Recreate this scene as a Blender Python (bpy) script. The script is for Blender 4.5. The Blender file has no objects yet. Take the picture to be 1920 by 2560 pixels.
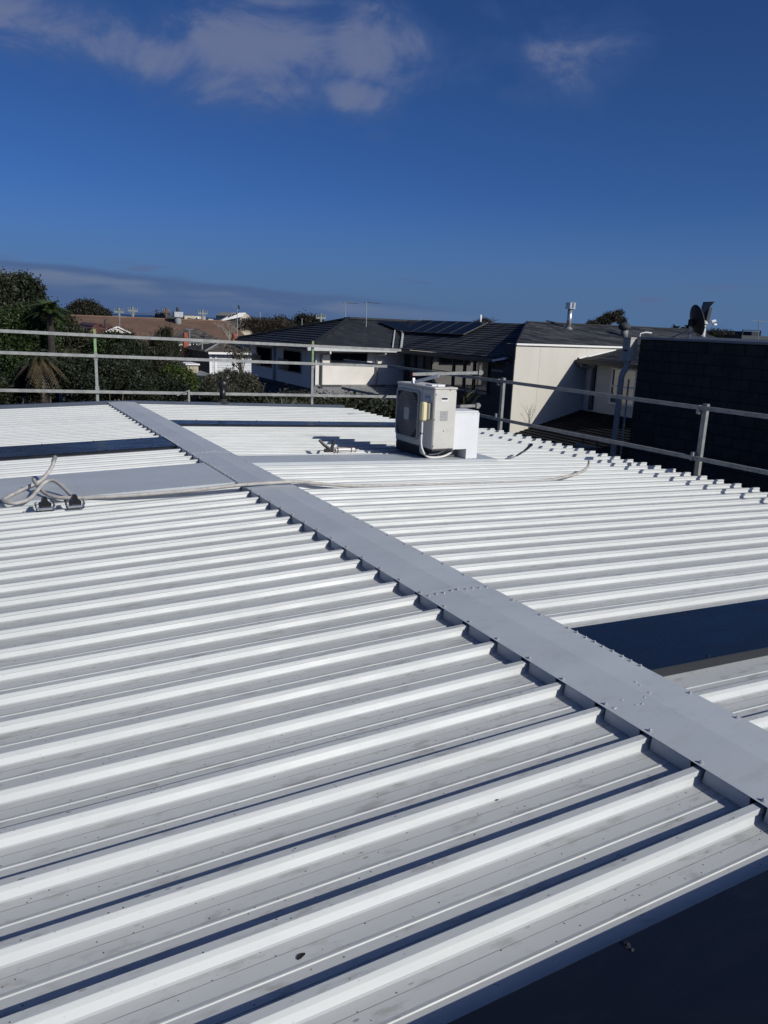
import bpy, math, random
import numpy as np
from mathutils import Vector, Matrix

random.seed(7); RNG = np.random.default_rng(7)
scene = bpy.context.scene
COL = scene.collection

# ------------------------------------------------------------------ camera
F_PX = 1958.7                     # focal length in pixels of a 1920 x 2560 frame
PITCH, ROLL, YAW = 0.234736, 0.040773, 0.500309
CAM = Vector((-2.32, 0.0, 1.414))
_f = Vector((math.sin(YAW)*math.cos(PITCH), math.cos(YAW)*math.cos(PITCH), -math.sin(PITCH)))
_r0 = Vector((math.cos(YAW), -math.sin(YAW), 0)); _u0 = _r0.cross(_f)
_r = _r0*math.cos(ROLL) + _u0*math.sin(ROLL); _u = _u0*math.cos(ROLL) - _r0*math.sin(ROLL)
cam_data = bpy.data.cameras.new('camera'); cam = bpy.data.objects.new('camera', cam_data); COL.objects.link(cam)
cam_data.sensor_fit = 'VERTICAL'; cam_data.sensor_height = 36.0; cam_data.sensor_width = 27.0
cam_data.lens = F_PX/2560*36.0
cam_data.clip_start = 0.05; cam_data.clip_end = 60000
M = Matrix(((_r.x, _u.x, -_f.x), (_r.y, _u.y, -_f.y), (_r.z, _u.z, -_f.z))).to_4x4()
M.translation = CAM; cam.matrix_world = M
scene.camera = cam

def ray(px, py):                  # direction seen at a pixel of the survey photograph
    return (_f*F_PX + _r*(px-960) - _u*(py-1280)).normalized()
def AY(px, py, y):
    d = ray(px, py); return CAM + d*((y-CAM.y)/d.y)
def AX(px, py, x):
    d = ray(px, py); return CAM + d*((x-CAM.x)/d.x)
def AZ(px, py, z):
    d = ray(px, py); return CAM + d*((z-CAM.z)/d.z)

# ------------------------------------------------------------------ sun, sky, exposure
SUN_AZ, SUN_EL = math.radians(154.5), math.radians(29.6)
S = Vector((math.sin(SUN_AZ)*math.cos(SUN_EL), math.cos(SUN_AZ)*math.cos(SUN_EL), math.sin(SUN_EL)))
sun_data = bpy.data.lights.new('sun', 'SUN'); sun = bpy.data.objects.new('sun', sun_data); COL.objects.link(sun)
sun_data.energy = 3.9; sun_data.angle = math.radians(0.53); sun_data.color = (1.0, 0.968, 0.89)
sun.rotation_euler = (-S).to_track_quat('-Z', 'Y').to_euler(); sun.location = (20, -30, 30)
scene.view_settings.view_transform = 'Standard'; scene.view_settings.look = 'None'
scene.cycles.adaptive_threshold = 0.02; scene.cycles.max_bounces = 5; scene.cycles.diffuse_bounces = 3; scene.cycles.glossy_bounces = 3
scene.view_settings.exposure = 0.0; scene.view_settings.gamma = 1.0; scene.view_settings.use_curve_mapping = False

class NT:
    """small helper to wire shader nodes"""
    def __init__(s, nt): s.nt = nt
    def n(s, t, **kw):
        nd = s.nt.nodes.new(t)
        for k, v in kw.items(): setattr(nd, k, v)
        return nd
    def put(s, sock, v):
        if hasattr(v, 'is_output'): s.nt.links.new(v, sock)
        else: sock.default_value = v
    def math(s, op, a, b=None, c=None, clamp=False):
        nd = s.n('ShaderNodeMath', operation=op); nd.use_clamp = clamp
        for i, v in enumerate((a, b, c)):
            if v is not None: s.put(nd.inputs[i], v)
        return nd.outputs[0]
    def mix(s, fac, a, b, blend='MIX'):
        nd = s.n('ShaderNodeMix', data_type='RGBA', blend_type=blend)
        s.put(nd.inputs['Factor'], fac); s.put(nd.inputs[6], a); s.put(nd.inputs[7], b)
        return nd.outputs[2]
    def smooth(s, v, lo, hi, a=0.0, b=1.0):
        nd = s.n('ShaderNodeMapRange', interpolation_type='SMOOTHSTEP')
        s.put(nd.inputs[0], v)
        for i, q in enumerate((lo, hi, a, b)): s.put(nd.inputs[i+1], q)
        return nd.outputs[0]
    def noise(s, vec, scale, detail=4.0, rough=0.5, dist=0.0):
        nd = s.n('ShaderNodeTexNoise'); s.put(nd.inputs['Vector'], vec)
        nd.inputs['Scale'].default_value = scale; nd.inputs['Detail'].default_value = detail
        nd.inputs['Roughness'].default_value = rough; nd.inputs['Distortion'].default_value = dist
        return nd.outputs[0]
    def comb(s, x, y, z):
        nd = s.n('ShaderNodeCombineXYZ')
        for i, v in enumerate((x, y, z)): s.put(nd.inputs[i], v)
        return nd.outputs[0]

def C4(c, a=1.0): return (c[0], c[1], c[2], a)

world = bpy.data.worlds.new('World'); scene.world = world; world.use_nodes = True
W = NT(world.node_tree); bg = world.node_tree.nodes['Background']
SKY_STRENGTH = 0.075
sky = W.n('ShaderNodeTexSky', sky_type='NISHITA'); sky.sun_disc = False
sky.sun_elevation = SUN_EL; sky.sun_rotation = SUN_AZ
sky.air_density = 0.5; sky.dust_density = 1.5; sky.ozone_density = 10.0; sky.altitude = 10
tc = W.n('ShaderNodeTexCoord'); sep = W.n('ShaderNodeSeparateXYZ'); world.node_tree.links.new(tc.outputs['Generated'], sep.inputs[0])
dx, dy, dz = sep.outputs
az = W.math('ARCTAN2', dx, dy); el = W.math('ARCSINE', dz)
def azel(px, py):
    d = ray(px, py); return math.atan2(d.x, d.y), math.asin(d.z)
k = 1.0/SKY_STRENGTH
hs_ = W.n('ShaderNodeHueSaturation'); hs_.inputs['Saturation'].default_value = 1.05; hs_.inputs['Value'].default_value = 1.04; world.node_tree.links.new(sky.outputs[0], hs_.inputs['Color'])
col = W.mix(1.0, hs_.outputs[0], C4((1.02, 0.995, 1.06)), 'MULTIPLY')
# murk of far cloud lying along the whole horizon
col = W.mix(W.smooth(el, 0.16, -0.01, 0.0, 0.90), col, C4([v*k for v in (0.083, 0.164, 0.322)]))
# high thin cloud: noise on a flat layer, gathered in a few loose patches
zc = W.math('MAXIMUM', dz, 0.03)
plane = W.comb(W.math('DIVIDE', dx, zc), W.math('DIVIDE', dy, zc), 0.0)
fb = W.noise(W.comb(W.math('MULTIPLY', az, 1.0), W.math('MULTIPLY', el, 1.5), 5.1), 8.0, 7.0, 0.60, 0.50)
fb2 = W.noise(plane, 0.9, 5.0, 0.55, 0.2)
patch = None
for (px, py, wx, wy, st) in [(350, 130, 200, 80, .9), (640, 125, 260, 110, 1.0), (980, 130, 220, 85, 1.05), (640, 215, 280, 75, .88), (880, 240, 140, 50, .95), (90, 40, 300, 70, .8), (1450, 160, 150, 85, .74),
                             (1290, 235, 80, 32, .5), (950, 345, 60, 22, .45), (1350, 470, 110, 28, .26), (1180, 30, 170, 50, .55), (620, 5, 200, 40, .8)]:
    a0, e0 = azel(px, py); wa = wx/F_PX; we = wy/F_PX
    u = W.math('DIVIDE', W.math('SUBTRACT', az, a0), wa); v = W.math('DIVIDE', W.math('SUBTRACT', el, e0), we)
    g = W.math('EXPONENT', W.math('MULTIPLY', W.math('ADD', W.math('MULTIPLY', u, u), W.math('MULTIPLY', v, v)), -0.75))
    g = W.math('MULTIPLY', g, st); patch = g if patch is None else W.math('MAXIMUM', patch, g)
# the rest of the sky, out of view, carries the same loose cloud
offview = W.math('MULTIPLY', W.smooth(fb2, 0.55, 0.72), W.smooth(el, 0.36, 0.5, 0.0, 0.8))
patch = W.math('MAXIMUM', patch, offview)
dens = W.smooth(W.math('ADD', W.math('MULTIPLY', fb, 1.35), W.math('MULTIPLY', patch, 0.68)), 0.83, 1.48)
thick = W.smooth(dens, 0.3, 0.95)
ccol = W.mix(thick, C4([v*k for v in (0.060, 0.112, 0.275)]), C4([v*k for v in (0.145, 0.180, 0.305)]))
col = W.mix(W.math('MULTIPLY', dens, 0.86), col, ccol)
# low bank of stratus, highest on the left, thinning to the right
a0, e0 = azel(0, 640); a1, e1 = azel(880, 738)
slope = (e1-e0)/(a1-a0)
bn = W.noise(W.comb(W.math('MULTIPLY', az, 1.0), W.math('MULTIPLY', el, 6.0), 0.7), 7.0, 5.0, 0.55)
top = W.math('ADD', W.math('ADD', e0, W.math('MULTIPLY', W.math('SUBTRACT', az, a0), slope)), W.math('MULTIPLY', W.math('SUBTRACT', bn, 0.5), 0.016))
below = W.math('SUBTRACT', top, el)
fade = W.smooth(az, azel(1400, 740)[0], azel(650, 740)[0])
bank = W.math('MULTIPLY', W.smooth(below, -0.001, 0.005), fade)
col = W.mix(W.math('MULTIPLY', bank, 0.80), col, C4([v*k for v in (0.072, 0.122, 0.255)]))
streak = W.math('MULTIPLY', W.math('MULTIPLY', W.smooth(below, 0.006, 0.014), W.smooth(below, 0.034, 0.016)), W.smooth(bn, 0.38, 0.62))
col = W.mix(W.math('MULTIPLY', W.math('MULTIPLY', streak, fade), 0.75), col, C4([v*k for v in (0.150, 0.198, 0.310)]))
# a few scraps of cloud low on the right
sn = W.noise(W.comb(W.math('MULTIPLY', az, 1.0), W.math('MULTIPLY', el, 7.0), 2.1), 9.0, 4.0, 0.5)
scr = W.math('MULTIPLY', W.smooth(sn, 0.60, 0.70), W.math('MULTIPLY', W.smooth(el, azel(1400, 690)[1], azel(1400, 720)[1]), W.smooth(el, azel(1400, 800)[1], azel(1400, 770)[1])))
col = W.mix(W.math('MULTIPLY', scr, 0.55), col, C4([v*k for v in (0.10, 0.13, 0.25)]))
world.node_tree.links.new(col, bg.inputs[0]); bg.inputs[1].default_value = SKY_STRENGTH

# ------------------------------------------------------------------ materials
MATS = {}
def mat(name, base, rough=0.6, metallic=0.0, spec=0.5, vary=0.0, scale=3.0, bump=0.0, bscale=40.0, ior=1.45, stretch=None, dirt=None, dscale=6.0, dlo=.55, dhi=.75):
    m = bpy.data.materials.new(name); m.use_nodes = True
    N = NT(m.node_tree); b = m.node_tree.nodes['Principled BSDF']
    b.inputs['Roughness'].default_value = rough; b.inputs['Metallic'].default_value = metallic
    b.inputs['Specular IOR Level'].default_value = spec; b.inputs['IOR'].default_value = ior
    g = N.n('ShaderNodeNewGeometry'); pos = g.outputs['Position']
    if stretch:
        mp = N.n('ShaderNodeMapping'); m.node_tree.links.new(pos, mp.inputs[0]); mp.inputs['Scale'].default_value = stretch; pos = mp.outputs[0]
    c = C4(base)
    if vary:
        f = N.noise(pos, scale, 5, .6)
        c = N.mix(N.smooth(f, .3, .7), C4([v*(1-vary) for v in base]), C4([min(1, v*(1+vary)) for v in base]))
    if dirt:
        c = N.mix(N.smooth(N.noise(pos, dscale, 6, .65), dlo, dhi), c, C4(dirt))
    if hasattr(c, 'is_output'): m.node_tree.links.new(c, b.inputs['Base Color'])
    else: b.inputs['Base Color'].default_value = c
    if bump:
        bn = N.n('ShaderNodeBump'); bn.inputs['Strength'].default_value = bump; bn.inputs['Distance'].default_value = 0.01
        m.node_tree.links.new(N.noise(pos, bscale, 4, .6), bn.inputs['Height']); m.node_tree.links.new(bn.outputs[0], b.inputs['Normal'])
    MATS[name] = m
    return m

def roof_paint(name, base, rough, dust=1.0, dustcol=(0.28, 0.27, 0.25), spec=0.62):
    """factory painted steel: slightly oil-canned, with dust, splashes and grit"""
    m = bpy.data.materials.new(name); m.use_nodes = True
    N = NT(m.node_tree); b = m.node_tree.nodes['Principled BSDF']; L = m.node_tree.links
    pos = N.n('ShaderNodeNewGeometry').outputs['Position']
    mp = N.n('ShaderNodeMapping'); L.new(pos, mp.inputs[0]); mp.inputs['Scale'].default_value = (0.35, 1, 1)
    sp = mp.outputs[0]
    c = N.mix(N.smooth(N.noise(sp, 1.7, 4, .6), .3, .7), C4([v*.95 for v in base]), C4([v*1.04 for v in base]))
    nz = N.n('ShaderNodeSeparateXYZ'); L.new(N.n('ShaderNodeNewGeometry').outputs['True Normal'], nz.inputs[0])
    flat = N.smooth(nz.outputs[2], .9, .985, .18, 1.0)
    # soft dried water marks
    c = N.mix(N.math('MULTIPLY', N.math('MULTIPLY', flat, N.smooth(N.noise(sp, 22, 5, .62), .53, .70)), .42*dust), c, C4(dustcol))
    # round drip marks
    v = N.n('ShaderNodeTexVoronoi'); L.new(sp, v.inputs['Vector']); v.inputs['Scale'].default_value = 55
    area = N.smooth(N.noise(pos, 5, 3, .5), .47, .62)
    spot = N.math('MULTIPLY', N.smooth(v.outputs['Distance'], .24, .14), N.math('MULTIPLY', area, N.smooth(N.noise(pos, 31, 1, .5), .52, .6)))
    c = N.mix(N.math('MULTIPLY', N.math('MULTIPLY', spot, flat), .5*dust), c, C4([q*.55 for q in dustcol]))
    # grit
    v2 = N.n('ShaderNodeTexVoronoi'); L.new(pos, v2.inputs['Vector']); v2.inputs['Scale'].default_value = 38; v2.inputs['Randomness'].default_value = 1
    grit = N.math('MULTIPLY', N.smooth(v2.outputs['Distance'], .115, .075), N.smooth(N.noise(pos, 17, 2, .5), .47, .52))
    c = N.mix(N.math('MULTIPLY', N.math('MULTIPLY', grit, flat), .8*dust), c, C4((.045, .04, .035)))
    L.new(c, b.inputs['Base Color'])
    b.inputs['Specular IOR Level'].default_value = spec
    L.new(N.smooth(N.noise(sp, 9, 4, .6), .3, .75, rough-.05, rough+.09), b.inputs['Roughness'])
    bn = N.n('ShaderNodeBump'); bn.inputs['Strength'].default_value = .10; bn.inputs['Distance'].default_value = .02
    L.new(N.noise(sp, 4.0, 2, .4), bn.inputs['Height']); L.new(bn.outputs[0], b.inputs['Normal'])
    MATS[name] = m

roof_paint('sheet', (0.468, 0.482, 0.474), .56, 1.5, spec=.9)
roof_paint('cap', (0.455, 0.486, 0.502), .40, .45)
roof_paint('dark_sheet', (0.0065, 0.0085, 0.013), .26, .05, (.10, .10, .10), .75)
roof_paint('barge', (0.055, 0.070, 0.095), .35, .3, (.10, .10, .10), .5)
mat('groove_line', (0.20, 0.195, 0.185), .7, vary=.25, scale=6)  # darker line colour for the narrow grooves in the pans
mat('screw', (0.42, 0.43, 0.45), .35, .3)
mat('dark_screw', (0.02, 0.022, 0.028), .4)
mat('galv', (0.255, 0.26, 0.25), .55, .25, vary=.18, scale=9, dirt=(.20, .20, .19), dscale=25, dlo=.58, dhi=.72)
mat('rail_green', (0.15, 0.25, 0.115), .6, vary=.25, scale=14, dirt=(.30, .33, .26), dscale=22)
mat('rail_olive', (0.20, 0.25, 0.10), .7, vary=.3, scale=20)
mat('red_cap', (0.45, 0.03, 0.03), .5)
mat('ac_white', (0.55, 0.53, 0.48), .45, vary=.05, scale=5, dirt=(.42, .38, .31), dscale=9, dlo=.58, dhi=.78)
mat('ac_grille', (0.36, 0.36, 0.345), .5)
mat('ac_dark', (0.025, 0.027, 0.03), .6)
mat('ac_plate', (0.34, 0.34, 0.33), .45, vary=.1, scale=40)
mat('label_blue', (0.30, 0.45, 0.60), .4, vary=.15, scale=60)
mat('logo_dark', (0.03, 0.05, 0.10), .4)
mat('isolator', (0.72, 0.62, 0.36), .45)
mat('isolator_grey', (0.25, 0.24, 0.20), .5)
mat('conduit', (0.62, 0.62, 0.60), .45, vary=.06, scale=12)
mat('duct_white', (0.70, 0.71, 0.71), .42, vary=.03, scale=4)
mat('rubber', (0.022, 0.022, 0.024), .75, vary=.2, scale=14)
mat('rubber_foot', (0.10, 0.10, 0.10), .75, vary=.2, scale=14)
mat('hose', (0.40, 0.38, 0.35), .6, vary=.14, scale=18, dirt=(.22, .20, .17), dscale=30, bump=.3, bscale=120)
mat('black_plastic', (0.012, 0.012, 0.014), .38)
mat('chrome', (0.72, 0.72, 0.72), .18, 1.0)
mat('gun_red', (0.10, 0.035, 0.03), .45)
mat('tube_white', (0.75, 0.74, 0.70), .5)
mat('leaf_brown', (0.022, 0.016, 0.014), .9, spec=.1, vary=.3, scale=60)
mat('twig', (0.10, 0.075, 0.055), .85, vary=.3, scale=20)
# buildings
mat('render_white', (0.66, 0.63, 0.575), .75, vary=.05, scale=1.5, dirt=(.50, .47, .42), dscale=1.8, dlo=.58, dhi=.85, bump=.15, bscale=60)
mat('render_cream', (0.56, 0.535, 0.47), .8, vary=.05, scale=1.2, dirt=(.44, .42, .37), dscale=1.2, dlo=.55, dhi=.8, stretch=(1, 1, .35), bump=.15, bscale=60)
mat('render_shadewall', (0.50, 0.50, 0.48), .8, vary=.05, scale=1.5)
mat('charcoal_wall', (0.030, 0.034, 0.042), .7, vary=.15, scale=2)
mat('window_dark', (0.008, 0.010, 0.014), .5, spec=.0)
mat('glass', (0.045, 0.055, 0.058), .04, spec=1.0, ior=1.75, vary=.35, scale=.9)
mat('frame_dark', (0.02, 0.022, 0.026), .5)
mat('frame_white', (0.72, 0.72, 0.70), .5)
mat('gutter', (0.46, 0.47, 0.46), .5, vary=.08, scale=4)
mat('gutter_white', (0.74, 0.73, 0.69), .5)
mat('downpipe', (0.27, 0.275, 0.285), .55, vary=.06, scale=5)
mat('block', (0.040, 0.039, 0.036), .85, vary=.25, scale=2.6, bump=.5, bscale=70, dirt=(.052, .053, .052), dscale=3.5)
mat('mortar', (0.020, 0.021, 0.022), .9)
mat('parapet_cap', (0.30, 0.30, 0.30), .55, vary=.1, scale=4)
mat('concrete_edge', (0.55, 0.54, 0.50), .7, vary=.1, scale=5)
mat('rain_head', (0.42, 0.40, 0.36), .55, vary=.06, scale=5)
mat('steel_flue', (0.62, 0.62, 0.60), .3, .85, vary=.1, scale=8)
mat('roof_black', (0.020, 0.022, 0.026), .6, vary=.3, scale=3)
mat('roof_pitch', (0.010, 0.011, 0.013), .8, spec=.2, vary=.3, scale=3)
mat('roof_brown', (0.135, 0.082, 0.056), .8, vary=.16, scale=.9, dirt=(.10, .07, .055), dscale=1.5, bump=.4, bscale=9)
mat('roof_red', (0.14, 0.065, 0.05), .75, vary=.25, scale=4)
mat('roof_grey', (0.20, 0.20, 0.205), .6, vary=.15, scale=3)
mat('roof_white', (0.62, 0.62, 0.60), .5, vary=.08, scale=2)
mat('brick_red', (0.25, 0.075, 0.045), .85, vary=.25, scale=9, bump=.4, bscale=30)
mat('weatherboard', (0.50, 0.51, 0.52), .65, vary=.06, scale=3)
mat('wall_sage', (0.16, 0.18, 0.155), .8, vary=.1, scale=2)
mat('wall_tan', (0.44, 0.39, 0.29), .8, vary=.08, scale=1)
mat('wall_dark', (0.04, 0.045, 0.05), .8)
mat('solar', (0.006, 0.009, 0.016), .35, spec=.1)
mat('solar_frame', (0.07, 0.075, 0.08), .5, .3)
mat('pole_grey', (0.20, 0.22, 0.21), .8)
mat('pole_wood', (0.11, 0.075, 0.06), .85)
mat('antenna', (0.35, 0.36, 0.37), .4, .6)
mat('dish', (0.016, 0.014, 0.016), .6, vary=.1, scale=6)
mat('ground', (0.075, 0.075, 0.062), .95, vary=.35, scale=.35, bump=.5, bscale=4)
mat('bark', (0.09, 0.07, 0.055), .9, vary=.3, scale=9, bump=.6, bscale=30)
mat('bark_dark', (0.030, 0.025, 0.020), .95, vary=.3, scale=9)
mat('bark_pale', (0.30, 0.27, 0.23), .85, vary=.3, scale=6)

def tile_mat(name, dark, light, bw, bh, mix=.5, rough=.62):
    """tiles or shingles beyond the size that is modelled: tint per piece from UV metres"""
    m = bpy.data.materials.new(name); m.use_nodes = True
    N = NT(m.node_tree); b = m.node_tree.nodes['Principled BSDF']; L = m.node_tree.links
    uv = N.n('ShaderNodeUVMap').outputs[0]
    br = N.n('ShaderNodeTexBrick'); L.new(uv, br.inputs['Vector'])
    br.inputs['Scale'].default_value = 1; br.inputs['Brick Width'].default_value = bw; br.inputs['Row Height'].default_value = bh
    br.inputs['Mortar Size'].default_value = .008; br.inputs['Color1'].default_value = C4(dark); br.inputs['Color2'].default_value = C4(light)
    br.inputs['Mortar'].default_value = C4([v*.5 for v in dark]); br.inputs['Bias'].default_value = -.15
    pos = N.n('ShaderNodeNewGeometry').outputs['Position']
    c = N.mix(N.math('MULTIPLY', N.noise(pos, 2.2, 4, .6), mix), br.outputs[0], C4([(a+q)*.5 for a, q in zip(dark, light)]))
    L.new(c, b.inputs['Base Color']); b.inputs['Roughness'].default_value = rough; b.inputs['Specular IOR Level'].default_value = .3
    bn = N.n('ShaderNodeBump'); bn.inputs['Strength'].default_value = .5; bn.inputs['Distance'].default_value = .01
    L.new(br.outputs['Fac'], bn.inputs['Height']); bn.invert = True; L.new(bn.outputs[0], b.inputs['Normal'])
    MATS[name] = m
tile_mat('tile_navy', (0.018, 0.021, 0.027), (0.038, 0.041, 0.047), .30, .33, .25)
tile_mat('shingle', (0.016, 0.018, 0.022), (0.085, 0.088, 0.092), .60, .17, .12)
tile_mat('tile_weathered', (0.045, 0.04, 0.034), (0.16, 0.145, 0.12), .26, .30, .3)
tile_mat('tile_red', (0.10, 0.045, 0.035), (0.15, 0.07, 0.055), .30, .33)

def leaf_mat(name, dark, light, rough=.55, scale=2.0):
    m = bpy.data.materials.new(name); m.use_nodes = True
    N = NT(m.node_tree); b = m.node_tree.nodes['Principled BSDF']; L = m.node_tree.links
    pos = N.n('ShaderNodeNewGeometry').outputs['Position']
    f = N.math('ADD', N.math('MULTIPLY', N.noise(pos, scale, 3, .6), .6), N.math('MULTIPLY', N.noise(pos, 23.0, 2, .5), .4))
    c = N.mix(N.smooth(f, .36, .64), C4(dark), C4(light))
    L.new(c, b.inputs['Base Color']); b.inputs['Roughness'].default_value = rough; b.inputs['Specular IOR Level'].default_value = .3
    MATS[name] = m
leaf_mat('leaf_dark', (0.0086, 0.0137, 0.0065), (0.0288, 0.0360, 0.0173))
leaf_mat('leaf_olive', (0.0158, 0.0202, 0.0101), (0.0468, 0.0490, 0.0259))
leaf_mat('leaf_green', (0.0101, 0.0202, 0.0058), (0.0360, 0.0576, 0.0144))
leaf_mat('leaf_lime', (0.020, 0.038, 0.008), (0.064, 0.090, 0.016))
leaf_mat('leaf_grey', (0.030, 0.032, 0.024), (0.085, 0.085, 0.060))
leaf_mat('leaf_silver', (0.050, 0.060, 0.042), (0.150, 0.160, 0.110))
leaf_mat('leaf_brownish', (0.0216, 0.0173, 0.0130), (0.0540, 0.0432, 0.0288))
leaf_mat('leaf_dead', (0.030, 0.023, 0.012), (0.105, 0.082, 0.042))
leaf_mat('leaf_far', (0.0130, 0.0144, 0.0101), (0.0360, 0.0338, 0.0230))

def sea_material():
    m = mat('sea', (0.012, 0.030, 0.060), .35, spec=.3, bump=.4, bscale=.02)
sea_material()

# ------------------------------------------------------------------ mesh helpers
ORIGIN = {}                       # world origin of every thing's root
def tag(o, label=None, cat=None, group=None, kind=None):
    if label: o['label'] = label
    if cat: o['category'] = cat
    if group: o['group'] = group
    if kind: o['kind'] = kind
    return o
def thing(name, label, cat, loc, group=None):
    o = bpy.data.objects.new(name, None); COL.objects.link(o); o.location = loc; o.empty_display_size = .2
    ORIGIN[o.name] = Vector(loc); tag(o, label, cat, group); return o

class MB:
    def __init__(s): s.v = []; s.f = []; s.uv = {}; s.smooth = False
    def add(s, vs, fs):
        b = len(s.v); s.v += [tuple(q) for q in vs]; s.f += [tuple(i+b for i in f) for f in fs]; return s
    def quad(s, a, b, c, d, uv=None):
        if uv: s.uv[len(s.f)] = uv
        return s.add((a, b, c, d), ((0, 1, 2, 3),))
    def box(s, x0, x1, y0, y1, z0, z1, bev=0.0):
        if not bev:
            vs = [(x, y, z) for z in (z0, z1) for y in (y0, y1) for x in (x0, x1)]
            return s.add(vs, ((0, 2, 3, 1), (4, 5, 7, 6), (0, 1, 5, 4), (2, 6, 7, 3), (0, 4, 6, 2), (1, 3, 7, 5)))
        b = min(bev, (x1-x0)*.45, (y1-y0)*.45, (z1-z0)*.45)
        vs = []; 
        for z, q in ((z0, b), (z0+b, 0), (z1-b, 0), (z1, b)):
            for (x, y) in ((x0+b+0, y0+q), (x1-b, y0+q), (x1-q, y0+b), (x1-q, y1-b), (x1-b, y1-q), (x0+b, y1-q), (x0+q, y1-b), (x0+q, y0+b)):
                vs.append((x, y, z))
        fs = [tuple(range(7, -1, -1)), tuple(range(24, 32))]
        for l in range(3):
            for i in range(8):
                j = (i+1) % 8; fs.append((l*8+i, l*8+j, (l+1)*8+j, (l+1)*8+i))
        return s.add(vs, fs)
    def beam(s, a, b, w, h, up=(0, 0, 1)):
        """rectangular bar between two points"""
        a = Vector(a); b = Vector(b); d = (b-a).normalized(); u = Vector(up)
        if abs(d.dot(u)) > .98: u = Vector((0, 1, 0))
        r = d.cross(u).normalized(); u = r.cross(d)
        vs = [p + r*(sx*w/2) + u*(sz*h/2) for p in (a, b) for (sx, sz) in ((-1, -1), (1, -1), (1, 1), (-1, 1))]
        return s.add(vs, ((3, 2, 1, 0), (4, 5, 6, 7), (0, 1, 5, 4), (1, 2, 6, 5), (2, 3, 7, 6), (3, 0, 4, 7)))
    def tube(s, pts, rad, seg=8, cap=True):
        pts = [Vector(p) for p in pts]; n = len(pts)
        rads = rad if isinstance(rad, (list, tuple)) else [rad]*n
        t0 = (pts[1]-pts[0]).normalized(); ref = Vector((0, 0, 1)) if abs(t0.z) < .9 else Vector((0, 1, 0))
        nrm = t0.cross(ref).normalized(); vs = []
        for i, p in enumerate(pts):
            t = (pts[min(i+1, n-1)]-pts[max(i-1, 0)]).normalized()
            nrm = (nrm - t*nrm.dot(t)).normalized(); bi = t.cross(nrm)
            for q in range(seg):
                a = 2*math.pi*q/seg; vs.append(p + (nrm*math.cos(a)+bi*math.sin(a))*rads[i])
        fs = [(i*seg+q, i*seg+(q+1) % seg, (i+1)*seg+(q+1) % seg, (i+1)*seg+q) for i in range(n-1) for q in range(seg)]
        if cap: fs += [tuple(range(seg-1, -1, -1)), tuple((n-1)*seg+q for q in range(seg))]
        return s.add(vs, fs)
    def lathe(s, prof, center, axis=(0, 0, 1), seg=20):
        ax = Vector(axis).normalized(); ref = Vector((1, 0, 0)) if abs(ax.x) < .9 else Vector((0, 1, 0))
        e1 = ax.cross(ref).normalized(); e2 = ax.cross(e1); c = Vector(center); vs = []
        for (r, h) in prof:
            for q in range(seg):
                a = 2*math.pi*q/seg; vs.append(c + ax*h + (e1*math.cos(a)+e2*math.sin(a))*max(r, 1e-5))
        n = len(prof)
        fs = [(i*seg+q, i*seg+(q+1) % seg, (i+1)*seg+(q+1) % seg, (i+1)*seg+q) for i in range(n-1) for q in range(seg)]
        return s.add(vs, fs)
    def prism(s, poly, ext):
        """polygon (list of points) extruded by a vector"""
        n = len(poly); e = Vector(ext); a = [Vector(p) for p in poly]
        fs = [tuple(range(n-1, -1, -1)), tuple(range(n, 2*n))] + [(i, (i+1) % n, n+(i+1) % n, n+i) for i in range(n)]
        return s.add(a+[p+e for p in a], fs)
    def mesh(s, name, m, org=(0, 0, 0)):
        me = bpy.data.meshes.new(name); o = Vector(org)
        me.from_pydata([(v[0]-o.x, v[1]-o.y, v[2]-o.z) for v in s.v], [], s.f)
        if s.uv:
            ul = me.uv_layers.new(name='UVMap')
            for fi, uvs in s.uv.items():
                p = me.polygons[fi]
                for li, uv in zip(p.loop_indices, uvs): ul.data[li].uv = uv
        if s.smooth:
            me.polygons.foreach_set('use_smooth', [True]*len(me.polygons))
        me.materials.append(MATS[m] if isinstance(m, str) else m); me.update(); return me
    def build(s, name, m, parent=None, root=None):
        """link as one object; under a parent the mesh is kept relative to the thing's root"""
        if parent is None:
            c = Vector((sum(v[0] for v in s.v)/len(s.v), sum(v[1] for v in s.v)/len(s.v), min(v[2] for v in s.v)))
            o = bpy.data.objects.new(name, s.mesh(name, m, c)); o.location = c; ORIGIN[o.name] = c
        else:
            org = ORIGIN[parent.name]
            o = bpy.data.objects.new(name, s.mesh(name, m, org)); o.parent = parent; ORIGIN[o.name] = org
        COL.objects.link(o); return o
def piece(name, me, parent, loc, rot=None):
    """a small shared-mesh part placed at a world point under its parent"""
    o = bpy.data.objects.new(name, me); COL.objects.link(o); o.parent = parent
    o.location = Vector(loc)-ORIGIN[parent.name]
    if rot: o.rotation_euler = rot
    return o
def sm(mb): mb.smooth = True; return mb

# ================================================================== GROUND AND SEA
GZ = -5.6
g = MB(); g.add([(-900, -300, GZ), (1600, -300, GZ), (1600, 520, GZ), (-900, 520, GZ)], ((0, 1, 2, 3),))
tag(g.build('ground', 'ground'), kind='structure')
g = MB(); g.add([(-30000, 515, GZ-4), (40000, 515, GZ-4), (40000, 45000, GZ-4), (-30000, 45000, GZ-4)], ((0, 1, 2, 3),))
tag(g.build('sea', 'sea'), kind='structure')

# ================================================================== THE METAL ROOF
A, T, P, H = 0.216, 0.03116, 0.233, 0.043       # half cap width, fall, rib pitch, rib height
Y0 = 6.472 - .012                               # centre of the first rib of the main left group
def zr(x): return -T*(abs(x)-A)                 # level of the rib tops
XL, XR, XR2 = -6.6, 5.33, 4.12
roof = thing('metal_roof', 'white ribbed metal roof with a grey ridge cap filling the foreground', 'roof', (0, 6, -H))

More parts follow.
